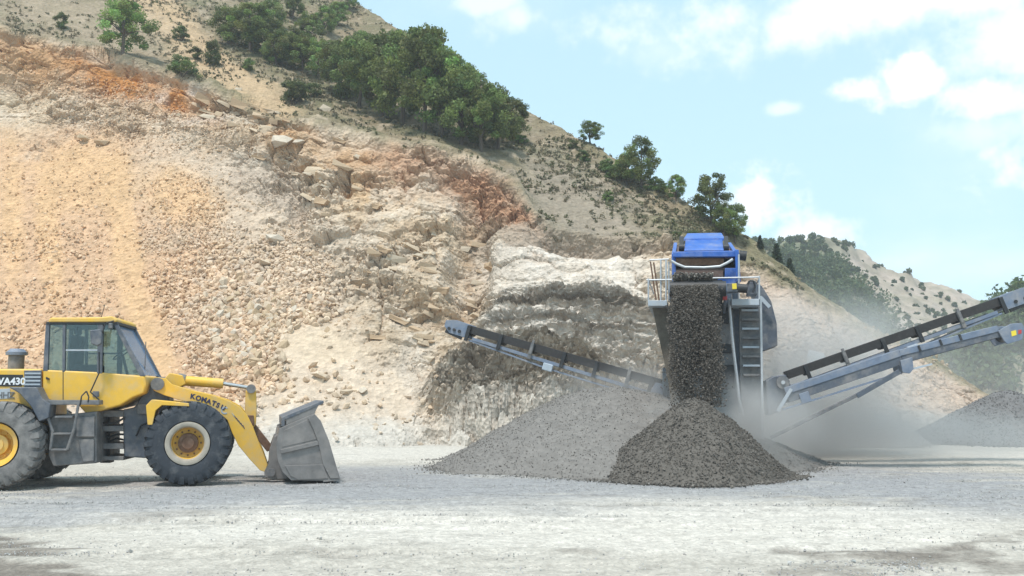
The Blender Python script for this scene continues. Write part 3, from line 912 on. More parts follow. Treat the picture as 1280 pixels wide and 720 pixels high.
def tree_proto(seed, kind):
    """unit tree: height 1, base at the origin"""
    g = np.random.default_rng(seed); rnd = random.Random(seed)
    segs = []; cen = []; rad = []
    if kind == 'oak':
        top = Vector((rnd.uniform(-.05, .05), rnd.uniform(-.05, .05), .42))
        segs.append((Vector((0, 0, -.03)), top * .5, .03, .022)); segs.append((top * .5, top, .022, .017))
        nl = 8
        ends = []
        for k in range(nl):
            a = k * 2 * math.pi / nl + rnd.uniform(-.3, .3); rr = rnd.uniform(.16, .30); z = rnd.uniform(.42, .78)
            st = top * rnd.uniform(.45, 1.0)
            md = Vector((rr * .55 * math.cos(a), rr * .55 * math.sin(a), (st.z + z) / 2 + .04)); en = Vector((rr * math.cos(a), rr * math.sin(a), z))
            segs.append((st, md, .012, .008)); segs.append((md, en, .008, .003)); ends.append(en)
        segs.append((top, Vector((top.x, top.y, .86)), .016, .004))
        for k in range(56):
            a = rnd.uniform(0, 6.28); z = rnd.uniform(.24, .95)
            w = .36 * math.sin(math.pi * min(1, max(.05, (z - .12) / .92)) ** .8) ** .7
            q = w * rnd.uniform(.45, 1.08)
            cen.append((q * math.cos(a), q * math.sin(a), z)); rad.append(rnd.uniform(.065, .125))
        per, size = 170, .017; base = (.18, .235, .07)
    elif kind == 'scrub':
        for k in range(6):
            a = rnd.uniform(0, 6.28); en = Vector((.32 * math.cos(a), .32 * math.sin(a), rnd.uniform(.4, .8)))
            segs.append((Vector((0, 0, -.05)), en * .5, .018, .012)); segs.append((en * .5, en, .012, .004))
        for k in range(30):
            a = rnd.uniform(0, 6.28); z = rnd.uniform(.12, .9); q = .5 * math.sqrt(max(.05, 1 - (z - .3) ** 2 / .42)) * rnd.uniform(.2, 1)
            cen.append((q * math.cos(a), q * math.sin(a), z)); rad.append(rnd.uniform(.1, .19))
        per, size = 130, .034; base = (.14, .19, .065)
    else:                                       # conifer
        segs.append((Vector((0, 0, -.03)), Vector((0, 0, .97)), .022, .003))
        for k in range(44):
            z = .12 + .86 * k / 44; w = .24 * (1 - (z - .1) / .95) + .015; a = k * 2.4
            en = Vector((w * math.cos(a), w * math.sin(a), z - .03))
            segs.append((Vector((0, 0, z)), en, .005, .002))
            for f in (.45, .9):
                cen.append((en.x * f, en.y * f, z - .03 * f)); rad.append(.035 + w * .25)
        per, size = 70, .02; base = (.06, .09, .05)
    cen = np.array(cen); rad = np.array(rad)
    cl = np.array(base)[None] * (.7 + .7 * g.random((len(cen), 1))) * (1 + .25 * (g.random((len(cen), 3)) - .5))
    V, F, cc = leaves(cen, rad, per, size, cl, g)
    crown = mesh_np('crown', V, F, M_LEAF, cc)
    trunk = limb_mesh(segs).build('trunk', M_BARK, smooth=True)
    cm, tm = crown.data, trunk.data
    bpy.data.objects.remove(crown); bpy.data.objects.remove(trunk)
    return cm, tm


PROTO = {k: [tree_proto(300 + 10 * i + s, k) for s in range(n)] for i, (k, n) in enumerate((('oak', 5), ('scrub', 4), ('conifer', 2)))}
TC = [0]


def plant(name, kind, sheet, px, py, hpx, label, cat, group, wide=1.0, base=None):
    b = base if base is not None else sheet.hit(px, py)
    h = hpx / FPX * b.y
    o = empty(name, b - Vector((0, 0, .05 * h)), random.uniform(0, 6.28)); o.scale = (h * wide, h * wide, h)
    TC[0] += 1
    cm, tm = PROTO[kind][TC[0] % len(PROTO[kind])]
    link(bpy.data.objects.new('crown', cm), o); link(bpy.data.objects.new('trunk', tm), o)
    tag(o, label, cat, group)
    return o


G1 = 'trees of the dense grove above the orange scar'
for (x, y, h, w, lb) in [
        (398, 100, 56, 1.0, 'bright green low tree at the left end of the dense grove'),
        (420, 118, 76, 1.0, 'bright green tree second from the left end of the dense grove'),
        (447, 134, 98, .95, 'green tree with bare trunk in the left part of the dense grove'),
        (476, 147, 118, .95, 'tall green tree left of the grove\'s highest crown, trunk showing'),
        (503, 156, 134, .9, 'tall tree in the middle of the dense grove, dark trunk showing'),
        (530, 165, 146, .85, 'tallest tree of the dense grove, its crown against the sky'),
        (553, 172, 122, .85, 'dark green tree just right of the tallest tree of the grove'),
        (576, 181, 112, .9, 'green tree at the lower edge of the grove above red soil'),
        (600, 190, 100, .95, 'broad green tree lowest in the dense grove over the red scar'),
        (622, 186, 84, 1.0, 'bushy green tree second from the right end of the grove'),
        (638, 176, 58, 1.1, 'low leafy tree at the right end of the dense grove'),
        (455, 96, 62, 1.0, 'tree at the back left of the dense grove below the skyline'),
        (498, 96, 62, 1.0, 'tree on the skyline behind the middle of the dense grove'),
        (560, 118, 58, .95, 'tree on the skyline behind the right part of the grove'),
        (598, 138, 52, 1.0, 'small tree on the skyline above the grove\'s right end')]:
    plant('oak_tree', 'oak', HILL, x, y, h, lb, 'tree', G1, w * 1.02)
G2 = 'scattered trees on the upper hillside'
for (x, y, h, w, lb) in [
        (152, 68, 74, 1.3, 'lone spreading tree above the orange scar at upper left'),
        (312, 66, 66, 1.35, 'wide spreading tree left of the dense grove near the top edge'),
        (345, 84, 48, 1.2, 'smaller tree just right of the wide spreading tree'),
        (366, 26, 40, 1.0, 'dark tree at the top edge above the wide spreading tree'),
        (340, 34, 40, 1.2, 'tree half hidden behind the wide spreading tree'),
        (384, 58, 46, 1.1, 'tree between the dark top-edge tree and the grove'),
        (405, 44, 40, 1.1, 'tree uphill of the left end of the grove'),
        (284, 56, 52, 1.3, 'leafy tree at the left foot of the wide spreading tree'),
        (330, 70, 54, 1.3, 'leafy tree at the right foot of the wide spreading tree'),
        (362, 86, 58, 1.2, 'bushy tree below the dark top-edge tree'),
        (378, 92, 50, 1.2, 'bushy tree touching the grove\'s upper left side'),
        (420, 34, 34, 1.2, 'small tree just left of the skyline tree at the top edge'),
        (436, 14, 30, 1.0, 'dark tree on the skyline at the top edge of the photo'),
        (736, 180, 32, 1.3, 'small round tree alone on the skyline right of the grove'),
        (800, 236, 72, .95, 'tall loose tree on the skyline right of the grove'),
        (783, 232, 44, 1.0, 'tree leaning against the tall loose skyline tree'),
        (845, 252, 36, 1.0, 'small tree between the two big skyline trees'),
        (888, 280, 70, .95, 'large rounded tree on the skyline left above the blue machine'),
        (918, 304, 56, .8, 'tree just behind the top of the blue machine'),
        (905, 298, 50, .8, 'tree between the large rounded tree and the blue machine')]:
    plant('oak_tree', 'oak', HILL, x, y, h, lb, 'tree', G2, w)
G3 = 'bushes dotted over the hillside'
for (x, y, h, w, lb) in [
        (76, 38, 24, .9, 'small upright bush at the far upper left above the scar'),
        (225, 52, 22, 1.1, 'small bush right of the lone spreading tree'),
        (228, 96, 28, 1.4, 'low wide dark green bush on the lip of the scar'),
        (264, 84, 36, .8, 'thin young bush right of the low wide bush'),
        (243, 74, 18, 1.1, 'tiny bush on the bare track uphill of the lip'),
        (366, 132, 36, 1.2, 'loose bush below the left end of the grove'),
        (388, 122, 22, 1.3, 'small bush tucked against the grove\'s left foot'),
        (310, 88, 16, 1.4, 'flat bush below the wide spreading tree'),
        (728, 202, 16, 1.2, 'small bush on the grassy slope below the round skyline tree'),
        (757, 216, 20, 1.2, 'dark bush left of the tall loose skyline tree'),
        (772, 226, 26, 1.2, 'light green bush at the foot of the tall loose tree'),
        (760, 252, 14, 1.2, 'small bush below the dark bush on the grassy slope'),
        (716, 186, 12, 1.3, 'tiny bush uphill on the grassy slope near the skyline'),
        (865, 302, 16, 1.2, 'bush just left above the blue screen box'),
        (820, 240, 22, 1.3, 'bush at the right foot of the tall loose tree'),
        (648, 180, 14, 1.5, 'low bush just right of the dense grove'),
        (846, 300, 12, 1.3, 'small bush on the slope left of the blue screen box')]:
    plant('bush', 'scrub', HILL, x, y, h, lb, 'bush', G3, w)
for (x, y, h, lb) in [(948, 312, 20, 'small conifer right behind the blue machine'), (968, 322, 42, 'pointed conifer on the skyline right of the blue machine'),
                      (984, 334, 34, 'second pointed conifer downhill from the machine')]:
    plant('conifer', 'conifer', HILL, x, y, h, lb, 'tree', 'conifers on the ridge right of the machine')
plant('oak_tree', 'oak', NEARW, 1271, 376, 26, 'dusty tree at the right edge above the conveyor head', 'tree', 'trees on the hill at the right edge', 1.2)
plant('oak_tree', 'oak', NEARW, 1241, 400, 18, 'small hazy tree left of the right-edge tree', 'tree', 'trees on the hill at the right edge', 1.2)


def scrub_stuff():
    # low tufts of dry grass and scrub over the grassed slope
    P = HILL.P[:HILL.nfront]; w = (1 - HILL.face[:HILL.nfront]) * P[..., 1] ** 2
    px, py = HILL.px[:HILL.nfront], HILL.py[:HILL.nfront]
    w = w * (px > -80) * (px < 1000) * (py > -40) * np.clip(.5 + 1.3 * fbm(P * .25, 3, 401), .03, 2)
    w = w.ravel() / w.sum()
    n = 4200; i = RNG.choice(w.size, n, p=w); c = P.reshape(-1, 3)[i]
    g = np.random.default_rng(5)
    r = g.uniform(.08, .26, n); c = c + np.array([0, 0, .05])
    pal = np.array([(.24, .22, .13), (.15, .165, .075), (.29, .25, .15), (.19, .185, .105)])[g.integers(0, 4, n)]
    V, F, cc = leaves(c, r, 14, .075, pal, g, .8)
    tag(mesh_np('dry_grass', V, F, M_LEAF, cc), 'tufts of dry grass and low scrub over the upper hillside', 'grass', kind='stuff')
    # far woods
    for sh, nm, lb, n, rr, ls in ((FAR, 'distant_woodland', 'hazy green woodland on the far hill behind the conveyors', 900, (1.0, 2.4), .3),
                                  (NEARW, 'side_woodland', 'dusty green scrub covering the slope at the right edge', 420, (.7, 1.7), .3)):
        P = sh.P[:sh.nfront]; w = (sh.green[:sh.nfront] ** 2) * P[..., 1] + .0; w[:8] = 0
        if sh is FAR: w += 26. * (sh.px[:sh.nfront] > 1040) * (sh.py[:sh.nfront] < 440)
        w = w.ravel() / w.sum(); i = RNG.choice(w.size, n, p=w)
        r = g.uniform(*rr, n); r = np.where(sh.green[:sh.nfront].ravel()[i] < .3, r * g.uniform(.1, .3, n), r); r = np.where((sh is FAR) & (sh.py[:sh.nfront].ravel()[i] < 335), r * .35, r); c = P.reshape(-1, 3)[i] + np.stack([0 * r, 0 * r, r * .7], -1)
        pal = np.array([(.085, .12, .045), (.11, .135, .055), (.065, .10, .04)])[g.integers(0, 3, n)]
        V, F, cc = leaves(c, r, 110, ls, pal, g, 1.1)
        tag(mesh_np(nm, V, F, M_LEAF, cc), lb, 'woodland', kind='stuff')


scrub_stuff()

# ------------------------------------------------------------------ stockpiles


def pile(name, base, r, h, colr, label, seed, power=1.0, stones=9000, ssize=(.02, .045), stretch=1.0, jag=.05, group=None, top=0.0):
    root = empty(name, (base[0], base[1], 0))
    na, nr = 160, 70
    a = np.linspace(0, 2 * np.pi, na, endpoint=False); t = np.linspace(0, 1, nr)
    A, T = np.meshgrid(a, t)
    rr = r * (1 + .13 * vnoise(np.stack([np.cos(A) * 1.6, np.sin(A) * 1.6, 0 * A], -1), seed) + .03 * vnoise(np.stack([np.cos(A) * 6, np.sin(A) * 6, 0 * A], -1), seed + 1))
    X = T * rr * np.cos(A) * stretch; Y = T * rr * np.sin(A)
    q = np.sqrt(T ** 2 + top ** 2); q = (q - top) / (math.sqrt(1 + top ** 2) - top)
    Z = h * (1 - q) ** power
    Z = Z + (.085 * h * fbm(np.stack([X * .9, Y * .9, 0 * X], -1) / max(.6, r / 3), 4, seed + 2) + jag * .6 * fbm(np.stack([X, Y, 0 * X], -1) * 5, 3, seed + 3)) * sstep(1.0, .85, T) if False else \
        Z + (.085 * h * fbm(np.stack([X * .9, Y * .9, 0 * X], -1) / max(.6, r / 3), 4, seed + 2) + jag * .6 * fbm(np.stack([X, Y, 0 * X], -1) * 5, 3, seed + 3)) * (1 - sstep(.85, 1., T))
    Z[-1] = -.12
    V = np.stack([X, Y, Z], -1).reshape(-1, 3)
    i = np.arange(nr * na).reshape(nr, na); i2 = np.roll(i, -1, 1)
    F = np.stack([i[:-1].ravel(), i[1:].ravel(), i2[1:].ravel(), i2[:-1].ravel()], 1)[na:]
    cen = np.array([[0, 0, Z[0].mean()]])
    c0 = np.ones((len(V), 3)) * np.array(colr) * (1 + .2 * fbm(V * 6, 3, seed + 4))[:, None]
    o = mesh_np('heap', V, F, M_GRAV, c0, True, root)
    # close the tip
    V0 = V[na:2 * na]; mb = MB(); mb.add([tuple(v) for v in V0] + [(0, 0, float(V0[:, 2].mean()) + .01)], [(k, (k + 1) % na, na) for k in range(na)])
    tip = mb.build('heap_tip', M_GRAV, root)
    ca = tip.data.color_attributes.new('Col', 'FLOAT_COLOR', 'POINT'); ca.data.foreach_set('color', np.tile(np.array([*colr, 1.], np.float32), na + 1))
    n = stones
    tt = np.sqrt(RNG.random(n)) * 1.04; aa = RNG.random(n) * 2 * np.pi
    # keep to the side that can be seen
    keep = (np.sin(aa) < .55); tt, aa = tt[keep], aa[keep]
    ti = np.clip((tt * (nr - 1)).astype(int), 0, nr - 1); ai = (aa / (2 * np.pi) * na).astype(int) % na
    fi = np.clip(tt, 0, .999) * (nr - 1); i0 = fi.astype(int); wi = (fi - i0)[:, None]
    fa = aa / (2 * np.pi) * na; a0 = fa.astype(int) % na; a1 = (a0 + 1) % na; wa = (fa - np.floor(fa))[:, None]
    G = np.stack([X, Y, np.maximum(Z, 0)], -1)
    p = (G[i0, a0] * (1 - wi) + G[i0 + 1, a0] * wi) * (1 - wa) + (G[i0, a1] * (1 - wi) + G[i0 + 1, a1] * wi) * wa
    p[:, :2] *= np.maximum(1, tt)[:, None]
    p += RNG.normal(size=p.shape) * .012
    s = ssize[0] + (ssize[1] - ssize[0]) * RNG.random(len(p)) ** 2
    c = np.array(colr) * (.72 + .75 * RNG.random((len(p), 1)) ** 1.3)
    # coarse stones rolled to the foot, thinning outwards
    nf_ = 900; af = -RNG.random(nf_) * np.pi * 1.1; df = 1 + np.abs(RNG.normal(size=nf_)) * .06
    ia = (af / (2 * np.pi) * na).astype(int) % na
    pf = np.stack([X[-1, ia] * df, Y[-1, ia] * df, 0 * df + .012], -1); sf_ = ssize[1] * (.4 + .8 * RNG.random(nf_) ** 2)
    p = np.concatenate([p, pf]); s = np.concatenate([s, sf_]); c = np.concatenate([c, np.array(colr) * (.8 + .8 * RNG.random((nf_, 1)))])
    g = scatter('crushed_stone', p, s, c, M_GRAV, OCT, root); g['kind'] = 'stuff'
    tag(root, label, 'gravel pile', group)
    return root


GP = 'stockpiles of crushed stone'
b = gx(868, 21.6)
pile('gravel_pile', b, 2.28, 1.72, (.118, .105, .09), 'dark grey steep cone of fresh gravel under the falling stream', 501, 1.0, 22000, (.013, .034), 1.0, .08, GP, .09)
b = gx(768, 25.8)
pile('gravel_pile', b, 5.0, 2.05, (.192, .177, .16), 'wide low pale grey gravel pile left of the dark cone', 511, 1.05, 26000, (.010, .024), 1.02, .07, GP, .30)
b = gx(1262, 37)
pile('gravel_pile', b, 4.0, 1.9, (.155, .148, .142), 'grey gravel pile at the right edge beneath the conveyors', 521, .95, 9000, (.02, .045), 1.0, .05, GP, .12)
b = gx(1330, 35.5)
pile('gravel_pile', b, 3.2, 1.7, (.14, .13, .125), 'darker gravel pile cut off by the right edge', 531, .95, 6000, (.02, .045), 1.0, .05, GP, .1)
b = gx(1050, 36)
pile('gravel_pile', b, 3.3, 1.85, (.36, .33, .30), 'pale dusty sand pile behind the lower right conveyor', 541, .95, 3000, (.012, .025), 1.0, .04, GP, .12)
# ------------------------------------------------------------------ wheel loader
AR, AF = R(8), R(14.5)               # heading of the rear and of the front frame (steered away from the camera)
PIV = Vector((-8.33, 19.97, 0))
LOADER = empty('wheel_loader', PIV, AR)
tag(LOADER, 'yellow articulated wheel loader with grey bucket resting on the quarry floor', 'wheel loader')
MF = Matrix.Rotation(AF - AR, 4, 'Z')


def frame_xz(px, py, yl, ang):
    """photo pixel -> (x, z) on the vertical plane y = yl of a frame of the loader"""
    d = pixdir(px, py); fx, fy = math.cos(ang), math.sin(ang)
    nx, ny = -fy, fx
    o = Vector((0, 0)) - Vector((PIV.x, PIV.y))
    t = (yl - (o.x * nx + o.y * ny)) / (d.x * nx + d.y * ny)
    w = Vector((d.x * t, d.y * t))
    return ((w.x - PIV.x) * fx + (w.y - PIV.y) * fy, EYE + d.z * t)


def rp(pts, yl): return [frame_xz(x, y, yl, AR) for x, y in pts]
def fp(pts, yl): return [frame_xz(x, y, yl, AF) for x, y in pts]


def wheel(x, y, M, tyre_m, front):
    rad = .825
    wid = .60
    T = Matrix.Translation((x, y, rad)); T = T @ Matrix.Scale(1.03, 4); MW = (M @ T) if M else T
    sgn = -1 if y < 0 else 1
    # rim: dish seen from outside
    e = sgn * wid / 2
    rim = MB().lathe([(.40, e * .98), (.395, e * .9), (.30, e * .72), (.28, e * .2), (.19, e * .15), (.0, e * .15)], 36).build('wheel', M_YEL, LOADER, MW, smooth=True)
    I = Matrix.Identity(4)
    if front: MB().lathe([(.405, e * .86), (.41, e * 1.0), (.375, e * 1.03), (.325, e * .97), (.30, e * .75)], 40).build('rim_ring', M_RIMPALE, rim, I, smooth=True)
    hub = MB().lathe([(.19, e * .15), (.185, e * .5), (.12, e * .55), (.11, e * .62), (0, e * .62)], 24)
    for k in range(12):
        t = k * math.pi / 6
        hub.tube((.235 * math.cos(t), e * .17, .235 * math.sin(t)), (.235 * math.cos(t), e * .28, .235 * math.sin(t)), .018, 6)
    hub.build('hub', M_RUST if front else M_YEL, rim, I, smooth=True)
    w = wid / 2
    prof = [(.41, -w * .82), (.43, -w * .97), (.55, -w * 1.03), (.66, -w * 1.0), (.735, -w * .88), (.765, -w * .6), (.77, 0), (.765, w * .6), (.735, w * .88), (.66, w * 1.0), (.55, w * 1.03), (.43, w * .97), (.41, w * .82), (.41, -w * .82)]
    ty = MB().lathe(prof, 56)
    n = 26
    for side in (-1, 1):
        for k in range(n):
            t0 = 2 * math.pi * (k + (.5 if side > 0 else 0)) / n
            dt = 2 * math.pi / n * .29; sk = 2 * math.pi / n * .35
            vs = []
            for (ya, r_in, r_out, sh) in ((.02, .74, .80, 1), (.55, .745, .80, .3), (.92, .70, .775, 0), (1.03, .63, .70, 0)):
                for tt in (t0 - dt + sk * sh, t0 + dt + sk * sh):
                    for rr in (r_in, r_out): vs.append((rr * math.cos(tt), side * w * ya, rr * math.sin(tt)))
            fs = []
            for q in range(3):
                o = q * 4
                fs += [(o, o + 4, o + 5, o + 1), (o + 2, o + 3, o + 7, o + 6), (o + 1, o + 5, o + 7, o + 3)]
            fs += [(0, 1, 3, 2), (12, 14, 15, 13)]
            ty.add(vs, fs)
    ty.build('tyre', tyre_m, rim, I, smooth=True)
    return rim


for yy in (-1.06, 1.06):
    wheel(-1.67, yy, None, M_TYRE2, False)
    wheel(1.67, yy, MF, M_TYRE, True)
# axles
MB().tube((-1.67, -1.0, .8), (-1.67, 1.0, .8), .17, 14).box(-1.95, -1.4, -.3, .3, .6, 1.05).build('axle', M_DGREY, LOADER, smooth=True)
MB().tube((1.67, -1.0, .8), (1.67, 1.0, .8), .17, 14).box(1.4, 1.95, -.3, .3, .58, 1.05).build('axle', M_DGREY, LOADER, MF, smooth=True)

# rear frame, engine hood, counterweight
Y0 = -.62
MB().box(-3.2, -.25, -.5, .5, .62, 1.15).build('rear_frame', M_FRAMEG, LOADER, bevel=.015)
h = rp([(-70, 470), (-20, 461), (52, 461), (53, 520), (38, 520), (20, 508), (-70, 506)], -.78)
MB().prism(h, -.78, .78).build('engine_hood', M_YEL, LOADER, bevel=.04)
x0 = frame_xz(-70, 500, -.78, AR)[0]
MB().prism([(x0 - .02, 2.42), (x0 - .45, 2.3), (x0 - .62, 1.7), (x0 - .6, .75), (x0 - .02, .75)], -1.15, 1.15).build('counterweight', M_YEL, LOADER, bevel=.06)
# dark name panel with number, louvres and sticker
p = rp([(-22, 468), (29, 468.5), (27, 483), (-22, 483)], -.785)
MB().prism(p, -.79, -.775).build('name_panel', M_BLACK, LOADER)
RX90 = Matrix.Rotation(math.pi / 2, 4, 'X')
a = frame_xz(-8.5, 480.5, -.79, AR); b2 = frame_xz(26, 481, -.79, AR)
text_mesh('lettering', 'WA430', .185, M_WHITE, LOADER, Matrix.Translation((a[0], -.792, a[1])) @ RX90, 0, .004, .006, 1.0)
p = rp([(-6, 486.5), (12.5, 485.5), (12.5, 498), (-6, 499)], -.785)
MB().prism(p, -.788, -.77).build('sticker', M_PGREY, LOADER)
a = frame_xz(-5, 497.5, -.79, AR)
text_mesh('lettering', 'HHZ', .17, M_FRAMEG, LOADER, Matrix.Translation((a[0], -.79, a[1])) @ RX90, 0, .003, .002, .9)
p = rp([(30, 463), (52, 463), (52, 484), (30, 484)], -.785)
MB().prism(p, -.79, -.76).build('side_grille', M_DGREY, LOADER, bevel=.01)
for k in range(4):
    zz0 = frame_xz(40, 466.5 + 4.6 * k, -.79, AR)
    xa, xb = frame_xz(31, 470, -.79, AR)[0], frame_xz(51, 470, -.79, AR)[0]
    MB().box(xa, xb, -.805, -.785, zz0[1] - .02, zz0[1] + .012).build('louvre', M_PGREY, LOADER)
# exhaust with rain cap
c = frame_xz(20, 458, -.35, AR); c1 = frame_xz(20, 444, -.35, AR); c2 = frame_xz(20, 436, -.35, AR)
MB().tube((c[0], -.35, c[1] - .1), (c[0], -.35, c1[1]), .15, 20).build('air_intake', M_FRAMEG, LOADER, smooth=True)
MB().tube((c[0], -.35, c1[1]), (c[0], -.35, c1[1] + .06), .2, 24, .205).tube((c[0], -.35, c1[1] + .06), (c[0], -.35, c2[1]), .19, 24, .12).build('intake_cap', M_BGREY, LOADER, smooth=True)
MB().tube((c[0] - .75, .1, 2.2), (c[0] - .75, .1, 2.95), .07, 14).build('exhaust_pipe', M_DGREY, LOADER, smooth=True)
# rear fender bracket and ladder
p = rp([(14, 484), (49, 484), (56, 498), (66, 505), (64, 522), (52, 527), (42, 508), (28, 492)], -1.05)
MB().prism(p, -1.2, -.8).build('rear_fender', M_DGREY, LOADER, bevel=.02)
p = rp([(52, 500), (124, 500), (124, 506), (52, 506)], -1.1)
MB().prism(p, -1.12, -.82).build('deck_plate', M_FRAMEG, LOADER, bevel=.01)
lad = lambda pts: [(x, -1.12, z) for x, z in rp(pts, -1.12)]
MB().path(lad([(60, 522), (66, 540), (63, 562)]), .028).build('ladder_rail', M_FRAMEG, LOADER, smooth=True)
MB().path(lad([(98, 505), (93, 535), (84, 562)]), .028).build('ladder_rail', M_FRAMEG, LOADER, smooth=True)
for (xa, xb, yy) in ((69, 91, 520), (67, 89, 541), (63, 84, 561)):
    q = rp([(xa, yy), (xb, yy)], -1.12)
    MB().box(q[0][0], q[1][0], -1.14, -.92, q[0][1] - .035, q[0][1]).build('step', M_FRAMEG, LOADER, bevel=.006)
MB().path(lad([(100, 507), (102, 495), (108, 489), (111, 496), (110, 503)]), .014).build('grab_rail', M_BLACK, LOADER, smooth=True)
MB().path([(x, -.9, z) for x, z in rp([(124, 500), (113, 490), (124, 466), (124, 440)], -.9)], .014).build('grab_rail', M_BLACK, LOADER, smooth=True)
# tanks under the cab
p = rp([(62, 520), (121, 514), (121, 579), (66, 583), (60, 570)], -.95)
MB().prism(p, -.95, .8).build('fuel_tank', M_FRAMEG, LOADER, bevel=.03)
p = rp([(96, 522), (119, 520), (119, 546), (96, 546)], -.97)
MB().prism(p, -1.02, -.94).build('battery_box', M_FRAMEG, LOADER, bevel=.015)
p = rp([(98, 549), (118, 549), (118, 576), (104, 578)], -.97)
MB().prism(p, -1.0, -.94).build('battery_box', M_FRAMEG, LOADER, bevel=.015)
# articulation: hinge plates, hoses
for (ya, yb) in ((513, 521), (532, 539), (554, 561), (570, 575)):
    p = rp([(119, ya), (156, ya), (156, yb), (119, yb)], -.4)
    MB().prism(p, -.5, .5).build('hinge_plate', M_FRAMEG, LOADER, bevel=.01)
p = rp([(128, 508), (140, 508), (140, 578), (128, 578)], 0)
MB().prism(p, -.16, .16).build('hinge_pin', M_BLACK, LOADER)
for k in range(5):
    pts = rp([(120, 524 + 5 * k), (132, 530 + 6 * k), (146, 528 + 5 * k), (156, 522 + 7 * k)], -.5 + .08 * k)
    MB().path([(x, -.5 + .08 * k, z) for x, z in pts], .022, 6).build('hose', M_BLACK, LOADER, smooth=True)
# cab: lower yellow shell, pillars, roof, glass
CY = .78
low = rp([(53, 462), (120, 465), (181, 470), (183, 480), (179, 492), (166, 497), (150, 507), (124, 514), (108, 518), (98, 507), (53, 500)], -CY)
MB().prism(low, -CY, CY).build('cab_shell', M_YEL, LOADER, bevel=.035)
pd = rp([(78.4, 463.5), (79.4, 463.5), (79.4, 500), (78.4, 500)], -CY); MB().prism(pd, -CY - .004, -CY + .02).build('door_seam', M_BLACK, LOADER)
pd = rp([(58, 471), (62, 473), (62, 475), (58, 474)], -CY); MB().prism(pd, -CY - .03, -CY).build('door_handle', M_BLACK, LOADER)
pd = rp([(116, 489), (124, 489), (124, 496), (116, 496)], -CY); MB().prism(pd, -CY - .02, -CY).build('latch_plate', M_FRAMEG, LOADER, bevel=.005)
TOPY = 401
roofp = rp([(60, 403), (63, 397), (126, 396.5), (140, 395), (147, 399.5), (146, 403)], -CY)
MB().prism(roofp, -CY - .03, CY + .03).build('cab_roof', M_YEL, LOADER, bevel=.03)
tr_ = rp([(58, 402.2), (147, 402.2), (147.5, 405.6), (57.5, 405.6)], -CY)
MB().prism(tr_, -CY - .012, CY + .012).build('roof_trim', M_BLACK, LOADER, bevel=.01)
pill = {'rear': [(57, 404), (62, 404), (59.5, 464), (53.5, 464)], 'mid': [(78, 404), (82, 404), (81, 465), (77.6, 465)], 'door': [(122, 404), (129, 404), (127.5, 467), (121, 467)],
        'front': [(141, 404), (146.5, 404), (181, 470), (174.5, 470)]}
for side in (-1, 1):
    for k, q in pill.items():
        p = rp(q, -CY); ya, yb = (-CY, -CY + .08) if side < 0 else (CY - .08, CY)
        MB().prism(p, ya, yb).build('pillar', M_DGREY, LOADER, bevel=.01)
    for q in ([(61.5, 405), (78.5, 405), (78, 463), (59, 463)], [(81.5, 405), (122.5, 405), (121.5, 465.5), (80.8, 465)], [(128.5, 405), (142, 405), (175.5, 468.5), (127, 466)]):
        p = rp(q, -CY); yy = side * (CY - .035)
        MB().prism(p, yy - .005, yy + .005).build('side_window', M_GLASS, LOADER)
    p = rp([(82, 436.6), (122, 436.6), (122, 438.6), (82, 438.6)], -CY); yy = side * (CY - .03)
    MB().prism(p, yy - .02, yy + .02).build('window_bar', M_PGREY if side < 0 else M_DGREY, LOADER)
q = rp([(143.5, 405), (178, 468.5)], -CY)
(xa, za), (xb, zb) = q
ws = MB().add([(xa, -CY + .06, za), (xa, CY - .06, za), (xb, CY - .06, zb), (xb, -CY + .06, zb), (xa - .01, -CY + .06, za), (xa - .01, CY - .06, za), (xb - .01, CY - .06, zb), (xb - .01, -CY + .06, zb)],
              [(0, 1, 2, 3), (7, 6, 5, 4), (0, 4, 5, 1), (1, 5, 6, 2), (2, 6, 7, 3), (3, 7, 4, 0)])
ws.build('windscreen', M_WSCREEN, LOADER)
q = rp([(58, 405), (54.5, 463)], -CY)
(xa, za), (xb, zb) = q
MB().add([(xa, -CY + .06, za), (xa, CY - .06, za), (xb, CY - .06, zb), (xb, -CY + .06, zb)], [(0, 1, 2, 3)]).build('rear_window', M_GLASS, LOADER)
q = rp([(172, 462), (166, 440)], -CY)
MB().bar((q[0][0] + .03, -.3, q[0][1]), (q[1][0] + .03, .15, q[1][1] + .25), .02, .02).build('wiper', M_BLACK, LOADER)
fl = frame_xz(80, 462, -CY, AR)
MB().box(fl[0], fl[0] + .5, -.27, .27, fl[1] - .15, fl[1] + .12).box(fl[0] - .08, fl[0] + .08, -.26, .26, fl[1], fl[1] + .72).box(fl[0] - .05, fl[0] + .05, -.14, .14, fl[1] + .73, fl[1] + .92).build('seat', M_SEAT, LOADER, bevel=.04)
sx = fl[0] + .95
MB().tube((sx + .1, 0, fl[1] - .2), (sx - .05, 0, fl[1] + .33), .03, 8).build('steering_column', M_BLACK, LOADER, smooth=True)
sw = MB(); c_ = Vector((sx - .06, 0, fl[1] + .35)); ux, uy = Vector((0, 1, 0)), Vector((.75, 0, .55)).normalized()
ring = [c_ + (ux * math.cos(t) + uy * math.sin(t)) * .2 for t in [i * math.pi / 10 for i in range(21)]]
sw.path(ring, .014, 6); sw.tube(ring[0], ring[10], .012, 6)
sw.build('steering_wheel', M_BLACK, LOADER, smooth=True)
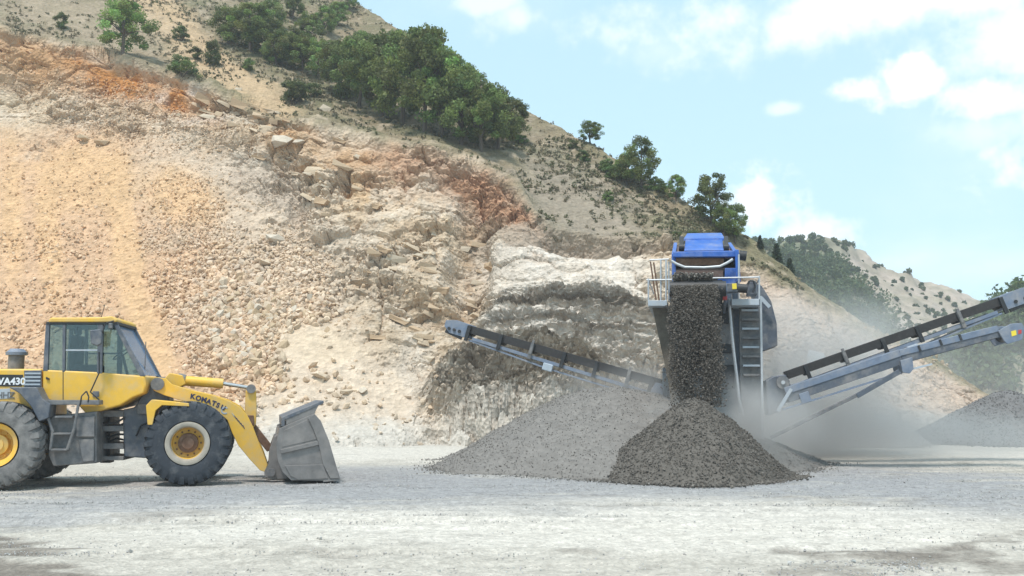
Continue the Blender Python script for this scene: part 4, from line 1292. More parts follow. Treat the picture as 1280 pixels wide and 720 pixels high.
# mirror on its arm
p = rp([(113, 413), (126, 411.5), (128, 417), (127, 430), (122, 432.5), (114, 430)], -1.05)
MB().prism(p, -1.1, -1.0).build('mirror', M_DGREY, LOADER, bevel=.02)
q = rp([(126, 421), (131, 404), (138, 400)], -1.05)
MB().path([(q[0][0], -1.05, q[0][1]), (q[1][0], -1.0, q[1][1]), (q[2][0], -.8, q[2][1])], .014).build('mirror_arm', M_BLACK, LOADER, smooth=True)
q = rp([(126, 399), (131, 381)], -.7)
MB().tube((q[0][0], -.7, q[0][1]), (q[1][0], -.7, q[1][1]), .007, 5).build('antenna', M_BLACK, LOADER)
q = rp([(136, 404), (141, 404), (141, 411), (136, 411)], -CY - .1)
MB().prism(q, -CY - .16, -CY - .05).build('work_lamp', M_FRAMEG, LOADER, bevel=.015)

# ---- front frame
p = fp([(153, 512), (168, 509), (188, 478), (199, 470), (208, 474), (212, 500), (206, 540), (198, 565), (186, 573), (155, 571)], -.5)
MB().prism(p, -.5, .5).build('front_frame', M_DGREY, LOADER, MF, bevel=.03)
p = fp([(171, 505), (186, 505), (186, 518), (171, 518)], -.6)
MB().prism(p, -.58, -.49).build('steering_cylinder_bracket', M_FRAMEG, LOADER, MF, bevel=.02)
MB().path([(x, -.56, z) for x, z in fp([(170, 545), (176, 532), (188, 527), (192, 532)], -.56)], .018).build('hose', M_BLACK, LOADER, MF, smooth=True)
for side in (-1, 1):
    # fender
    f = MB(); ya, yb = (-1.38, -.72) if side < 0 else (.72, 1.38)
    f.prism(fp([(183, 507), (190, 499.5), (236, 504), (237, 508), (203, 506.5), (195, 513), (191, 531), (185, 531)], -1.3), ya, yb)
    f.build('front_fender', M_YEL, LOADER, MF, bevel=.012)
    # lift arm
    yo, yi = (-.66, -.52) if side < 0 else (.52, .66)
    arm = [(190, 477), (197, 471.5), (207, 473), (214, 480), (240, 488), (262, 493), (283, 499.5), (299, 508), (309, 519), (316, 533), (323, 551), (330, 568), (334.5, 581), (331, 590), (325, 588), (312, 574), (298, 557), (290, 541), (284, 525), (270, 513), (246, 506), (224, 500), (205, 494), (192, 488)]
    MB().prism(fp(arm, -.66), yo, yi).build('lift_arm', M_YEL, LOADER, MF, bevel=.012)
    pc = fp([(197, 480)], -.66)[0]
    MB().tube((pc[0], min(yo, yi) - .04, pc[1]), (pc[0], max(yo, yi) + .04, pc[1]), .13, 16).build('arm_pivot', M_FRAMEG, LOADER, MF, smooth=True)
    q = fp([(200, 548), (268, 528)], -.4)
    MB().tube((q[0][0], side * .42, q[0][1]), (q[1][0], side * .42, q[1][1]), .085, 12).build('lift_cylinder', M_YEL, LOADER, MF, smooth=True)
# lettering on the arm, following its curve
word = 'KOMATSU'
curve = [(237.5, 495.2, 8), (244.0, 497.2, 10), (251.0, 499.0, 13), (257.5, 501.2, 15), (264.0, 503.4, 18), (269.5, 505.8, 21), (275.0, 508.4, 24)]
for ch, (x, y, an) in zip(word, curve):
    q = frame_xz(x, y + 2.6, -.665, AF)
    text_mesh('lettering', ch, .135, M_NAVY, LOADER, MF @ Matrix.Translation((q[0], -.664, q[1])) @ Matrix.Rotation(R(an), 4, 'Y') @ RX90, 0, .003, .006)
for k in range(6):
    x, y = 289.5 + 2.7 * k, 516 + 3.0 * k
    q = fp([(x, y), (x + 1.5, y + .9), (x + 4.2 - .2 * k, y + 5.2), (x + 2.9 - .2 * k, y + 4.6)], -.665)
    MB().prism([(a_, b_) for a_, b_ in q], -.668, -.655).build('stripe', M_NAVY if k else M_PGREY, LOADER, MF)
q = fp([(281, 513)], -.665)[0]
lg = MB()
for i in range(9):
    t0, t1 = R(40 + i * 30), R(70 + i * 30)
    lg.add([(q[0] + rr * math.cos(t), yv, q[1] + rr * math.sin(t)) for yv in (-.667, -.655) for rr, t in ((.05, t0), (.078, t0), (.078, t1), (.05, t1))], [(0, 1, 2, 3), (7, 6, 5, 4), (0, 4, 5, 1), (2, 6, 7, 3), (1, 5, 6, 2), (0, 3, 7, 4)])
lg.build('emblem', M_PGREY, LOADER, MF)
# bucket cylinder and rod
q = fp([(222, 474), (231, 476), (279, 479.5), (313, 485)], -.1)
MB().tube((q[0][0], -.1, q[0][1]), (q[1][0], -.1, q[1][1]), .13, 14).build('cylinder_mount', M_FRAMEG, LOADER, MF, smooth=True)
MB().tube((q[1][0], -.1, q[1][1]), (q[2][0], -.1, q[2][1]), .105, 20).build('bucket_cylinder', M_YEL, LOADER, MF, smooth=True)
MB().tube((q[2][0], -.1, q[2][1]), (q[3][0], -.1, q[3][1]), .04, 12).build('cylinder_rod', M_CHROME, LOADER, MF, smooth=True)
p = fp([(205, 474), (212, 466), (228, 469), (232, 480), (214, 490)], -.3)
MB().prism(p, -.3, .3).build('tower', M_YEL, LOADER, MF, bevel=.02)
# bell crank and link
MB().prism(fp([(307, 489), (313, 484), (320, 488), (321, 510), (320, 530), (316, 536), (309, 533), (306, 515)], -.18), -.2, .06).build('bell_crank', M_YEL, LOADER, MF, bevel=.02)
q = fp([(314, 486), (313, 525)], -.2)
MB().tube((q[0][0], -.26, q[0][1]), (q[0][0], .12, q[0][1]), .095, 16).build('crank_pin', M_FRAMEG, LOADER, MF, smooth=True)
MB().prism(fp([(308, 519), (317, 519), (318, 532), (309, 532)], -.24), -.24, -.19).build('crank_plate', M_RUST, LOADER, MF, bevel=.015)
q2 = fp([(313, 530), (338, 562)], -.07)
MB().bar((q2[0][0], -.07, q2[0][1]), (q2[1][0], -.07, q2[1][1]), .12, .16).build('tilt_link', M_RUST, LOADER, MF, bevel=.02)
# bucket
BW = 1.5
side_px = [(349, 536), (359, 531), (393, 517), (401, 526), (411, 550), (418, 574), (425, 598), (421, 601), (364, 600.5), (353, 590), (347, 575), (345, 556)]
sp = fp(side_px, -BW)
BUCK = MB()
for side in (-1, 1):
    ya, yb = (-BW, -BW + .05) if side < 0 else (BW - .05, BW)
    BUCK.prism(sp, ya, yb)
# wrapper shell: back and floor between the side plates
shell = [(425, 598.5), (421, 600), (364, 599.5), (353.5, 589), (347.5, 574), (345.8, 556), (349.5, 537)]
inner = [(425, 597.5), (421, 596), (366, 595.5), (357, 586.5), (351.5, 573), (350, 557), (353, 540)]
BUCK.prism(fp(shell, -BW) + fp(inner, -BW)[::-1], -BW + .04, BW - .04)
bucket = BUCK.build('bucket', M_STEEL, LOADER, MF, bevel=.008)
I4 = Matrix.Identity(4)
# bolted and welded plates on the bucket's side, each proud of it
for side in (-1, 1):
    def sidep(nm, pts, t0, t1, m=M_STEEL):
        ya, yb = (-BW - t1, -BW - t0) if side < 0 else (BW + t0, BW + t1)
        MB().prism(fp(pts, -BW), ya, yb).build(nm, m, bucket, I4, bevel=.006)
    sidep('side_cutter', [(385, 523), (393, 517.5), (400.5, 526), (410.5, 550), (417.5, 574), (424, 598), (413, 598), (404, 581), (397.5, 552), (391, 535)], -.01, .035)
    sidep('wear_plate', [(356, 582), (404, 580.5), (410, 598), (373, 599.5), (363, 595)], -.01, .022)
    sidep('side_rib', [(350.5, 562), (397, 551), (398.5, 556), (351, 567)], -.01, .05)
    sidep('side_plate_upper', [(355, 538), (384, 524.5), (396, 549), (352.5, 559)], -.01, .008)
g = fp([(352, 533), (352, 522), (404.5, 500.5), (405, 504), (356, 525), (356, 533)], -BW)
MB().prism(g, -BW + .02, BW - .02).build('spill_guard', M_DGREY, bucket, I4, bevel=.008)
g = fp([(358, 531), (393, 517), (400, 503.5), (358, 522)], -BW)
for side in (-1, 1):
    MB().prism(g, side * (BW - .05) - .018, side * (BW - .05) + .018).build('guard_gusset', M_STEEL, bucket, I4)
for yy in (-.6, -.1, .6):
    g = fp([(330, 588), (336, 580), (337, 562), (343, 546), (352, 540), (350, 560), (352, 580), (360, 598), (340, 599), (331, 596)], -.6)
    MB().prism(g, yy - .06, yy + .06).build('hinge_bracket', M_STEEL, bucket, I4, bevel=.01)
for yy in (-.6, .6):
    q = fp([(339, 590)], -.6)[0]
    MB().tube((q[0], yy - .13, q[1]), (q[0], yy + .13, q[1]), .085, 16).build('hinge_pin', M_FRAMEG, bucket, I4, smooth=True)
MB().prism(fp([(425.5, 598), (425.5, 600.5), (404, 602.2), (404, 600.2)], -BW), -BW - .02, BW + .02).build('cutting_edge', M_STEEL, bucket, I4)
# ------------------------------------------------------------------ mobile screening plant
PB = gx(880, 26.5)
PHI = R(-10.5)                      # the machine faces the camera
PLANT = empty('screening_plant', PB, PHI)
tag(PLANT, 'blue and grey mobile stone screening plant dropping gravel between its side conveyors', 'screening plant')
MP = Matrix.Translation(-PB)
I4 = Matrix.Identity(4)


def P3(px, py, D):
    """photo pixel -> point in the machine's own frame, on its cross plane at distance D"""
    d = pixdir(px, py); nx, ny = -math.sin(PHI), math.cos(PHI); fx, fy = math.cos(PHI), math.sin(PHI)
    t = (D - PB.y + PB.x * nx + PB.y * ny) / (d.x * nx + d.y * ny)
    w = d * t
    return Vector(((w.x - PB.x) * fx + (w.y - PB.y) * fy + PB.x, D, EYE + w.z))


def to_world(P):
    c, s_ = math.cos(PHI), math.sin(PHI); q = P - np.array(PB)
    return np.stack([q[:, 0] * c - q[:, 1] * s_, q[:, 0] * s_ + q[:, 1] * c, q[:, 2]], -1) + np.array(PB)


def quadbox(pts, D0, D1):
    """photo outline at distance D0, carried straight back to D1 in the world"""
    f = [P3(x, y, D0) for x, y in pts]
    return MB().prism([(v.x, v.z) for v in f], D0, D1)


# undercarriage
for xx in (-1.25, 1.25):
    t = MB(); pr = []
    for k in range(24):
        a = 2 * math.pi * k / 24; pr.append((math.cos(a) * .42 + (1.35 if math.cos(a) > 0 else -1.35), .45 + math.sin(a) * .42))
    vs = [(PB.x + xx + s * .22, 27.6 + p, z) for s in (-1, 1) for p, z in pr]
    t.add(vs, [tuple(range(24)), tuple(range(47, 23, -1))] + [(i, i + 24, (i + 1) % 24 + 24, (i + 1) % 24) for i in range(24)])
    t.build('crawler_track', M_BLACK, PLANT, MP)
MB().box(PB.x - 1.0, PB.x + 1.0, 24.6, 30.6, .75, 1.3).build('chassis', M_BGREY, PLANT, MP, bevel=.02)
MB().box(PB.x - 1.05, PB.x + .75, 25.4, 30.2, 1.3, 2.5).build('engine_housing', M_DGREY, PLANT, MP, bevel=.04)
# main uprights
for (x, D) in ((846, 25.0), (918, 25.0)):
    tp = P3(x, 330, D)
    MB().bar((tp.x, D, .6), (tp.x, D, tp.z), .16, .16, (0, 1, 0)).build('upright', M_BGREY, PLANT, MP, bevel=.01)
    MB().bar((tp.x, 29.0, .6), (tp.x, 29.0, tp.z + .4), .16, .16, (0, 1, 0)).build('upright', M_BGREY, PLANT, MP, bevel=.01)
# screen box: blue, tilted, open at the lower front end
sb = MB()
L0 = P3(842, 317, 24.2); R0 = P3(921, 317, 24.2); LB = P3(842, 352, 24.2); RB = P3(921, 352, 24.2)
rise = .95; back = 4.2
for (a, b_) in ((L0, LB), (R0, RB)):
    q = [(a.y, a.z), (a.y + back, a.z + rise), (b_.y + back, b_.z + rise), (b_.y, b_.z)]
    w = .05
    vs = [(a.x + s * w, yy, zz) for s in (-1, 1) for yy, zz in q]
    MB().add(vs, [(0, 1, 2, 3), (7, 6, 5, 4), (0, 4, 5, 1), (1, 5, 6, 2), (2, 6, 7, 3), (3, 7, 4, 0)]).build('screen_side', M_BLUE, PLANT, MP, bevel=.012)
for k, (dz, m) in enumerate(((-.12, M_SCREEN), (-.40, M_SCREEN), (-.66, M_SCREEN))):
    z0 = L0.z + dz
    d = MB().add([(L0.x + .06, 24.25, z0), (R0.x - .06, 24.25, z0), (R0.x - .06, 24.25 + back - .1, z0 + rise), (L0.x + .06, 24.25 + back - .1, z0 + rise),
                  (L0.x + .06, 24.25, z0 - .05), (R0.x - .06, 24.25, z0 - .05), (R0.x - .06, 24.25 + back - .1, z0 - .05 + rise), (L0.x + .06, 24.25 + back - .1, z0 - .05 + rise)],
                 [(0, 1, 2, 3), (7, 6, 5, 4), (0, 4, 5, 1), (1, 5, 6, 2), (2, 6, 7, 3), (3, 7, 4, 0)])
    d.build('screen_deck', m, PLANT, MP)
# front beam, hood and its top flap
quadbox([(841, 314.5), (921, 313), (921, 321), (841, 321.5)], 24.05, 24.4).build('front_beam', M_BLUE, PLANT, MP, bevel=.025)
hood = [P3(855, 313.5, 24.3), P3(905, 313, 24.3), P3(903, 297.5, 25.3), P3(857, 298, 25.3)]
hd = MB(); hb = [p + Vector((0, .6, .02)) for p in hood]
hd.add(hood + hb, [(0, 1, 2, 3), (7, 6, 5, 4), (0, 4, 5, 1), (1, 5, 6, 2), (2, 6, 7, 3), (3, 7, 4, 0)])
hd.build('feed_hood', M_BLUE, PLANT, MP, bevel=.02)
fl = [P3(854.5, 298, 25.2), P3(906, 297.5, 25.2), P3(902, 291, 26.6), P3(859, 291.5, 26.6)]
fb = [p - Vector((0, 0, .07)) for p in fl]
MB().add(fl + fb, [(0, 1, 2, 3), (7, 6, 5, 4), (0, 4, 5, 1), (1, 5, 6, 2), (2, 6, 7, 3), (3, 7, 4, 0)]).build('hood_flap', M_BLUE, PLANT, MP, bevel=.012)
for x in (852, 907.5):
    a = P3(x, 312, 24.6); b_ = P3(x, 298, 25.0)
    MB().bar(a, b_, .11, .14).tube(a + Vector((-.07, -.05, .05)), a + Vector((.07, -.05, .05)), .09, 12).build('hood_ram', M_BLACK, PLANT, MP, smooth=True)
# blue panel and spring at the right of the screen
quadbox([(906, 335), (920, 335), (920, 356), (897, 356), (897, 349), (906, 346)], 24.05, 24.3).build('side_panel', M_BLUE, PLANT, MP, bevel=.012)
quadbox([(918.5, 312), (923.5, 312), (926, 352), (920.5, 352)], 23.95, 24.35).build('end_plate', M_BLUE, PLANT, MP, bevel=.012)
a = P3(924, 319, 25); b_ = P3(933, 320, 25)
MB().tube(a, b_, .13, 16).build('vibrator_motor', M_BLACK, PLANT, MP, smooth=True)
# rust-red screen end plates under the beam
quadbox([(845, 323), (905, 323), (905, 331), (845, 332)], 24.18, 24.26).build('deck_lip', M_RUST, PLANT, MP)
quadbox([(845, 338), (904, 338), (904, 346), (845, 346.5)], 24.12, 24.22).build('deck_lip', M_SCREEN, PLANT, MP)
# drooping hose across the front
hz = [(839, 326), (846, 330), (856, 334), (880, 334.5), (900, 333), (910, 328), (916, 324)]
MB().path([P3(x, y, 23.9) for x, y in hz], .035, 10).build('front_rail_hose', M_RAIL, PLANT, MP, smooth=True)

# walkways both sides with railings
for (x0, x1, y0, y1) in ((810, 834, 375.5, 382.5), (914.5, 949, 373.5, 381.5)):
    quadbox([(x0, y0), (x1, y0), (x1, y1), (x0, y1)], 23.8, 27.6).build('walkway', M_PGREY, PLANT, MP, bevel=.012)
rl = MB()
for (x, yt, yb, D) in ((810.5, 348, 376, 23.85), (826, 325, 376, 23.9), (832.5, 325, 376, 23.85), (836, 327, 376, 24.0), (949, 345, 374, 23.85), (923.5, 318, 374, 23.9), (949, 345, 374, 26), (810.5, 348, 376, 26)):
    rl = MB().tube(P3(x, yb, D), P3(x, yt, D), .022, 8); rl.build('rail_post', M_RAIL, PLANT, MP, smooth=True)
for pts, D in (([(808, 350), (840, 349.5)], 23.85), ([(840, 348.5), (948.5, 346.5)], 23.8), ([(812, 325), (836, 324)], 23.95)):
    MB().path([P3(x, y, D) for x, y in pts], .02, 8).build('handrail', M_RAIL, PLANT, MP, smooth=True)
for (xa, ya, xb, yb) in ((813, 327, 820, 375), (817, 328, 824, 376)):
    MB().tube(P3(xa, ya, 24.6), P3(xb, yb, 24.6), .02, 8).build('brace_rod', M_RUST, PLANT, MP, smooth=True)
for xx, D in ((810.5, 23.85), (949, 23.85)):
    a = P3(xx, 349, D)
    MB().tube(a, a + Vector((0, 3.6, 0)), .02, 8).build('handrail', M_RAIL, PLANT, MP, smooth=True)
# drum and front conveyor coming out towards the camera
da, db = P3(840, 361, 23.15), P3(905, 361, 23.15)
cv = MB()
th = R(16)
for s in (-1, 1):
    xx = da.x - .04 if s < 0 else db.x + .04
    p0 = Vector((xx, 23.1, da.z)); p1 = p0 + Vector((0, 5.6 * math.cos(th), -5.6 * math.sin(th) * 1.0))
    cv.bar(p0, p1, .06, .2)
conv = cv.build('front_conveyor', M_BGREY, PLANT, MP, bevel=.008)
MB().tube(da - Vector((.05, 0, 0)), db + Vector((.05, 0, 0)), .19, 24).build('head_drum', M_BLACK, conv, I4, smooth=True)
w0, w1 = da.x + .03, db.x - .03
d = Vector((0, math.cos(th), -math.sin(th)))
for off in (.205, -.205):
    nrm = Vector((0, math.sin(th), math.cos(th))) * off
    p0 = Vector((0, 23.15, da.z)) + nrm; p1 = p0 + d * 5.4
    MB().add([(w0, p0.y, p0.z), (w1, p0.y, p0.z), (w1, p1.y, p1.z), (w0, p1.y, p1.z), (w0, p0.y, p0.z - .02), (w1, p0.y, p0.z - .02), (w1, p1.y, p1.z - .02), (w0, p1.y, p1.z - .02)],
             [(0, 1, 2, 3), (7, 6, 5, 4), (0, 4, 5, 1), (1, 5, 6, 2), (2, 6, 7, 3), (3, 7, 4, 0)]).build('belt', M_BELT, conv, I4)
# left tapering leg panel, right ladder panel, dark skirt plates
quadbox([(815, 383), (836, 383), (842, 420), (850, 500), (853, 540), (844, 540), (834, 470)], 24.3, 24.6).build('leg_panel', mat('olive_dusty_steel', (.12, .10, .075), .8, 0, .3, 8, dirt=(.22, .19, .15), dirt_amt=.3), PLANT, MP, bevel=.01)
quadbox([(834, 383), (840, 383), (843, 440), (838, 420)], 24.2, 24.32).build('leg_edge', M_BLACK, PLANT, MP)
quadbox([(892, 378), (916, 378), (921, 470), (925, 560), (892, 560)], 24.6, 24.75).build('skirt_plate', M_FRAMEG, PLANT, MP, bevel=.01)
quadbox([(896, 384), (912, 384), (914, 404), (896, 404)], 24.52, 24.62).build('inspection_cover', M_BLACK, PLANT, MP, bevel=.01)
quadbox([(897, 430), (914, 430), (915, 441), (897, 441)], 24.52, 24.62).build('inspection_cover', M_BLACK, PLANT, MP, bevel=.01)
quadbox([(896, 456), (917, 456), (919, 486), (896, 486)], 24.52, 24.62).build('inspection_cover', M_BLACK, PLANT, MP, bevel=.01)
quadbox([(924, 383), (950, 383), (952.5, 470), (953.5, 560), (930, 560), (925, 470)], 24.5, 24.7).build('ladder_panel', M_FRAMEG, PLANT, MP, bevel=.01)
for k in range(8):
    y = 388 + 11.5 * k
    a, b_ = P3(927 + .3 * k, y, 24.4), P3(948 + .3 * k, y, 24.4)
    MB().bar(a, b_, .14, .05).build('rung', M_PGREY if k % 2 == 0 else M_FRAMEG, PLANT, MP)
a, b_ = P3(951, 370, 24.3), P3(953.5, 560, 24.3)
MB().bar(a, b_, .05, .05, (0, 1, 0)).build('corner_post', M_RAIL, PLANT, MP)
hs = [(911, 373), (913, 395), (915, 420), (918, 446), (921, 470), (924, 500), (929, 520)]
MB().path([P3(x, y, 24.0) for x, y in hs], .035, 8).build('water_hose', M_RAIL, PLANT, MP, smooth=True)
# motor, gearbox, red stop button, yellow sticker
quadbox([(907, 354), (922, 354), (922, 365), (905, 365)], 23.5, 23.9).build('gearbox', M_DGREY, PLANT, MP, bevel=.02)
MB().tube(P3(921, 360, 23.6), P3(934, 361, 23.6), .11, 16).build('drive_motor', M_BLACK, PLANT, MP, smooth=True)
quadbox([(915, 354.5), (920.5, 354), (921, 361), (915.5, 361.5)], 23.47, 23.5).build('yellow_plate', M_YSTK, PLANT, MP)
quadbox([(902, 368), (909, 369), (909, 374.5), (902, 374.5)], 23.4, 23.6).build('stop_switch', M_RED, PLANT, MP, bevel=.01)
quadbox([(935, 352), (945, 351), (947, 368), (934, 368)], 24.4, 25.0).build('hydraulic_block', M_DGREY, PLANT, MP, bevel=.03)
MB().path([P3(x, y, 24.3) for x, y in [(934, 356), (937, 351), (942, 351), (944, 358), (941, 366)]], .025, 8).build('hose', M_BLACK, PLANT, MP, smooth=True)
# dark curved feeder hood behind on the right
fh = [(940, 352), (952, 357), (964, 376), (971, 404), (972, 432), (950, 440), (945, 380)]
quadbox(fh, 27.8, 29.2).build('feeder_hood', M_DGREY, PLANT, MP, bevel=.015)
MB().bar(P3(951, 372, 27.6), P3(962, 384, 27.6), .1, .1).build('hood_brace', M_PGREY, PLANT, MP)


def side_conveyor(p_lo, p_hi, D, width, brk, head_len, belt_h, name='side_conveyor', label=None):
    """upper dark belt strand over an open frame with brackets, as seen from its side; p in photo pixels"""
    A, B = P3(*p_lo, D), P3(*p_hi, D)
    dv = (B - A).normalized(); L = (B - A).length
    s = 1 if B.x > A.x else -1
    up = Vector((-dv.z, 0, dv.x)); up = up if up.z > 0 else -up
    bm = MB()
    for yo in (0, width):
        o = Vector((0, yo, 0))
        bm.bar(A - up * .34 + o, B - up * .24 + o - dv * .25, .07, .09)
        # thin lower chord with a kink two thirds up
        K = A.lerp(B, .56) - up * .46 + o
        bm.bar(A - up * .50 + o + dv * 1.0, K, .045, .045); bm.bar(K, B - up * .30 + o - dv * .15, .045, .045)
    fr = bm.build(name, M_BGREY, PLANT, MP, bevel=.006)
    if label: fr['label'] = label
    MB().bar(A, B, .05, belt_h).build('belt_skirt', M_BELT, fr, I4, bevel=.006)
    MB().bar(A + Vector((0, width, 0)), B + Vector((0, width, 0)), .05, belt_h).build('belt_skirt', M_BELT, fr, I4)
    mid = Vector((0, width / 2, 0))
    MB().bar(A + mid - up * .03, B + mid - up * .03, width - .06, .03).build('belt', M_BELT, fr, I4)
    MB().bar(A + mid - up * .38, B + mid - up * .28, width - .2, .02).build('return_belt', M_BELT, fr, I4)
    for k, t in enumerate(brk):
        c = A.lerp(B, t)
        b = MB().bar(c + up * .10 - Vector((0, .06, 0)), c - up * .34 - Vector((0, .06, 0)), .07, .10, dv)
        if k % 3 == 1: b.bar(c + up * .19 - Vector((0, .09, 0)), c - up * .2 - Vector((0, .09, 0)), .05, .07, dv)
        b.build('bracket', M_BLACK if k % 3 != 1 else M_FRAMEG, fr, I4, bevel=.005)
        MB().tube(c - up * .12 + Vector((0, .03, 0)), c - up * .12 + Vector((0, width - .03, 0)), .06, 10).build('roller', M_BLACK, fr, I4, smooth=True)
    c = A.lerp(B, .56) - up * .42
    MB().bar(c - dv * .14 - Vector((0, .07, 0)), c + dv * .14 - Vector((0, .07, 0)), .12, .2).build('pivot_block', M_PGREY, fr, I4, bevel=.02)
    # head: blue-grey guard plates with a drum between
    H = B + dv * head_len
    for yo in (-.03, width + .03):
        o = Vector((0, yo, 0))
        pts = [B - dv * .08 + up * .13, B + dv * head_len * .5 + up * .15, H + up * .07, H - up * .10, B + dv * head_len * .7 - up * .25, B - dv * .05 - up * .26]
        MB().prism([(q.x, q.z) for q in pts], B.y + yo - .025, B.y + yo + .025).build('head_guard', M_BGREY, fr, I4, bevel=.008)
    MB().tube(B + dv * head_len * .72 - up * .05 - Vector((0, .05, 0)), B + dv * head_len * .72 - up * .05 + Vector((0, width + .05, 0)), .15, 18).build('head_drum', M_BLACK, fr, I4, smooth=True)
    for q in (.25, .5, .75):
        e_ = B + dv * head_len * q - up * .13
        MB().tube(e_ - Vector((0, .09, 0)), e_ - Vector((0, .05, 0)), .045, 10).build('bolt_boss', M_BLACK, fr, I4, smooth=True)
    MB().bar(B + mid + up * .11, H + mid + up * .06, width, .02).build('head_cover', M_PGREY, fr, I4)
    MB().bar(B + dv * .05 - up * .30, B + dv * head_len * .9 - up * .22, .07, .10).build('scraper', M_BLACK, fr, I4)
    return fr


side_conveyor((833, 481), (583, 410.5), 25.6, .75, [.07, .18, .34, .50, .66, .82, .985], .62, .22, label='left conveyor rising in front of the grey strata')
side_conveyor((984, 469), (1254, 375.5), 26.2, .8, [.09, .27, .45, .61, .80, .99], 1.0, .22, label='upper right conveyor with open frame')
# lower right conveyor: closed box beam in two sections with a strut
D = 24.4
A, J, B = P3(985, 499, D), P3(1128, 450.5, D), P3(1250, 417.5, D)
d1 = (J - A).normalized(); d2 = (B - J).normalized()
upv = Vector((-d1.z, 0, d1.x))
bm = MB(); W = .8
for yo in (0, W):
    o = Vector((0, yo, 0))
    bm.bar(A + o + upv * .21, J + o + upv * .19, .10, .17); bm.bar(J + o + upv * .19, B + o + upv * .14, .10, .15)
lc = bm.build('side_conveyor', M_BGREY, PLANT, MP, bevel=.01); lc['label'] = 'lower right conveyor with box beam and strut'
for yo in (0, W):
    o = Vector((0, yo, 0))
    MB().bar(A + o + upv * .02, J + o + upv * .02, .06, .22).build('beam', M_DGREY, lc, I4, bevel=.008)
    MB().bar(J + o + upv * .02, B + o + upv * .02, .06, .18).build('beam', M_DGREY, lc, I4, bevel=.008)
mid = Vector((0, W / 2, 0))
MB().bar(A + mid + upv * .09, J + mid + upv * .08, W - .05, .04).bar(J + mid + upv * .08, B + mid + upv * .06, W - .05, .04).build('belt', M_BELT, lc, I4)
MB().bar(A + mid - upv * .07, J + mid - upv * .07, W - .1, .04).bar(J + mid - upv * .06, B + mid - upv * .06, W - .1, .04).build('return_belt', M_BELT, lc, I4)
for yo in (-.07, W + .07):
    MB().prism([(q.x, q.z) for q in [P3(1124, 451, D), P3(1139, 446.5, D), P3(1141, 461, D), P3(1136, 467, D), P3(1127, 466, D)]], D + yo - .05, D + yo + .05).build('joint_plate', M_BGREY, lc, I4, bevel=.012)
    MB().prism([(q.x, q.z) for q in [P3(1246, 414, D), P3(1262, 405, D), P3(1276, 404, D), P3(1279, 411, D), P3(1276, 425, D), P3(1258, 430.5, D), P3(1254, 427, D)]], D + yo - .03, D + yo + .03).build('head_guard', M_BGREY, lc, I4, bevel=.012)
q = P3(1266, 417, D)
MB().tube(q - Vector((0, .03, 0)), q + Vector((0, W + .03, 0)), .17, 20).build('head_drum', M_BLACK, lc, I4, smooth=True)
MB().prism([(v.x, v.z) for v in [P3(1262, 414.5, D), P3(1268, 413, D), P3(1269, 419, D), P3(1263, 421, D)]], D - .108, D - .09).build('warning_sticker', M_YSTK, lc, I4)
MB().prism([(v.x, v.z) for v in [P3(1271, 413, D), P3(1275, 412.5, D), P3(1275, 417, D), P3(1271, 418, D)]], D - .108, D - .09).build('warning_sticker', M_RED, lc, I4)
MB().bar(P3(978, 512, D - .05), P3(1126, 466, D - .05), .05, .045).build('lower_rail', M_BGREY, lc, I4)
MB().bar(P3(1137, 462, D - .05), P3(1165, 455, D - .05), .05, .045).build('lower_rail', M_PGREY, lc, I4)
MB().bar(P3(1124, 464.5, D - .12), P3(1071, 495, D - .12), .12, .12).build('strut', M_DGREY, lc, I4, bevel=.01)
MB().bar(P3(1071, 494, D - .12), P3(963, 547, D - .12), .085, .085).build('strut_rod', M_FRAMEG, lc, I4, bevel=.01)
for t in (.2, .42, .62):
    c = J.lerp(B, t) + upv * .2
    MB().bar(c - upv * .1 - Vector((0, .05, 0)), c + upv * .05 - Vector((0, .05, 0)), .05, .05, d2).build('bolt_lug', M_BLACK, lc, I4)
c = P3(1006, 497, D)
MB().bar(c - d1 * .12 - Vector((0, .06, 0)), c + d1 * .12 - Vector((0, .06, 0)), .1, .26).build('clamp', M_BGREY, lc, I4, bevel=.01)
# tail ends with pulleys where the right conveyors leave the machine
quadbox([(957, 476), (968, 470), (982, 468), (990, 484), (986, 500), (972, 515), (960, 520)], 24.5, 25.6).build('tail_box', M_DGREY, PLANT, MP, bevel=.03)
q = P3(979, 478, 24.4)
MB().tube(q, q + Vector((0, .5, 0)), .16, 18).build('tail_pulley', M_FRAMEG, PLANT, MP, smooth=True)
q = P3(979, 478, 24.36)
MB().tube(q, q + Vector((0, .1, 0)), .05, 12).build('pulley_shaft', M_RAIL, PLANT, MP, smooth=True)
MB().bar(P3(989, 486, 24.35), P3(972, 514, 24.35), .07, .08).build('tail_brace', M_PGREY, PLANT, MP)
quadbox([(820, 478), (835, 482), (835, 496), (812, 490)], 25.5, 26.3).build('tail_box', M_BGREY, PLANT, MP, bevel=.02)

# small white board on the slope behind the conveyors
b = HILL.hit(1021, 480); BD = b.y
wp = empty('white_board', b); MW_ = Matrix.Translation(-b)
pts = [at(1009, 446, BD), at(1012, 437, BD), at(1030, 441.5, BD), at(1032, 451, BD), at(1026, 458, BD), at(1009, 458, BD)]
MB().prism([(p.x, p.z) for p in pts], BD, BD + .1).build('board', M_WHITE, wp, MW_, bevel=.02)
for xx in (pts[0].x + .12, pts[4].x - .1):
    MB().bar((xx, BD + .14, b.z - .4), (xx, BD + .14, pts[5].z + .2), .06, .06, (0, 1, 0)).build('post', M_RAIL, wp, MW_)
tag(wp, 'small white board standing in the dust behind the right conveyors', 'board')

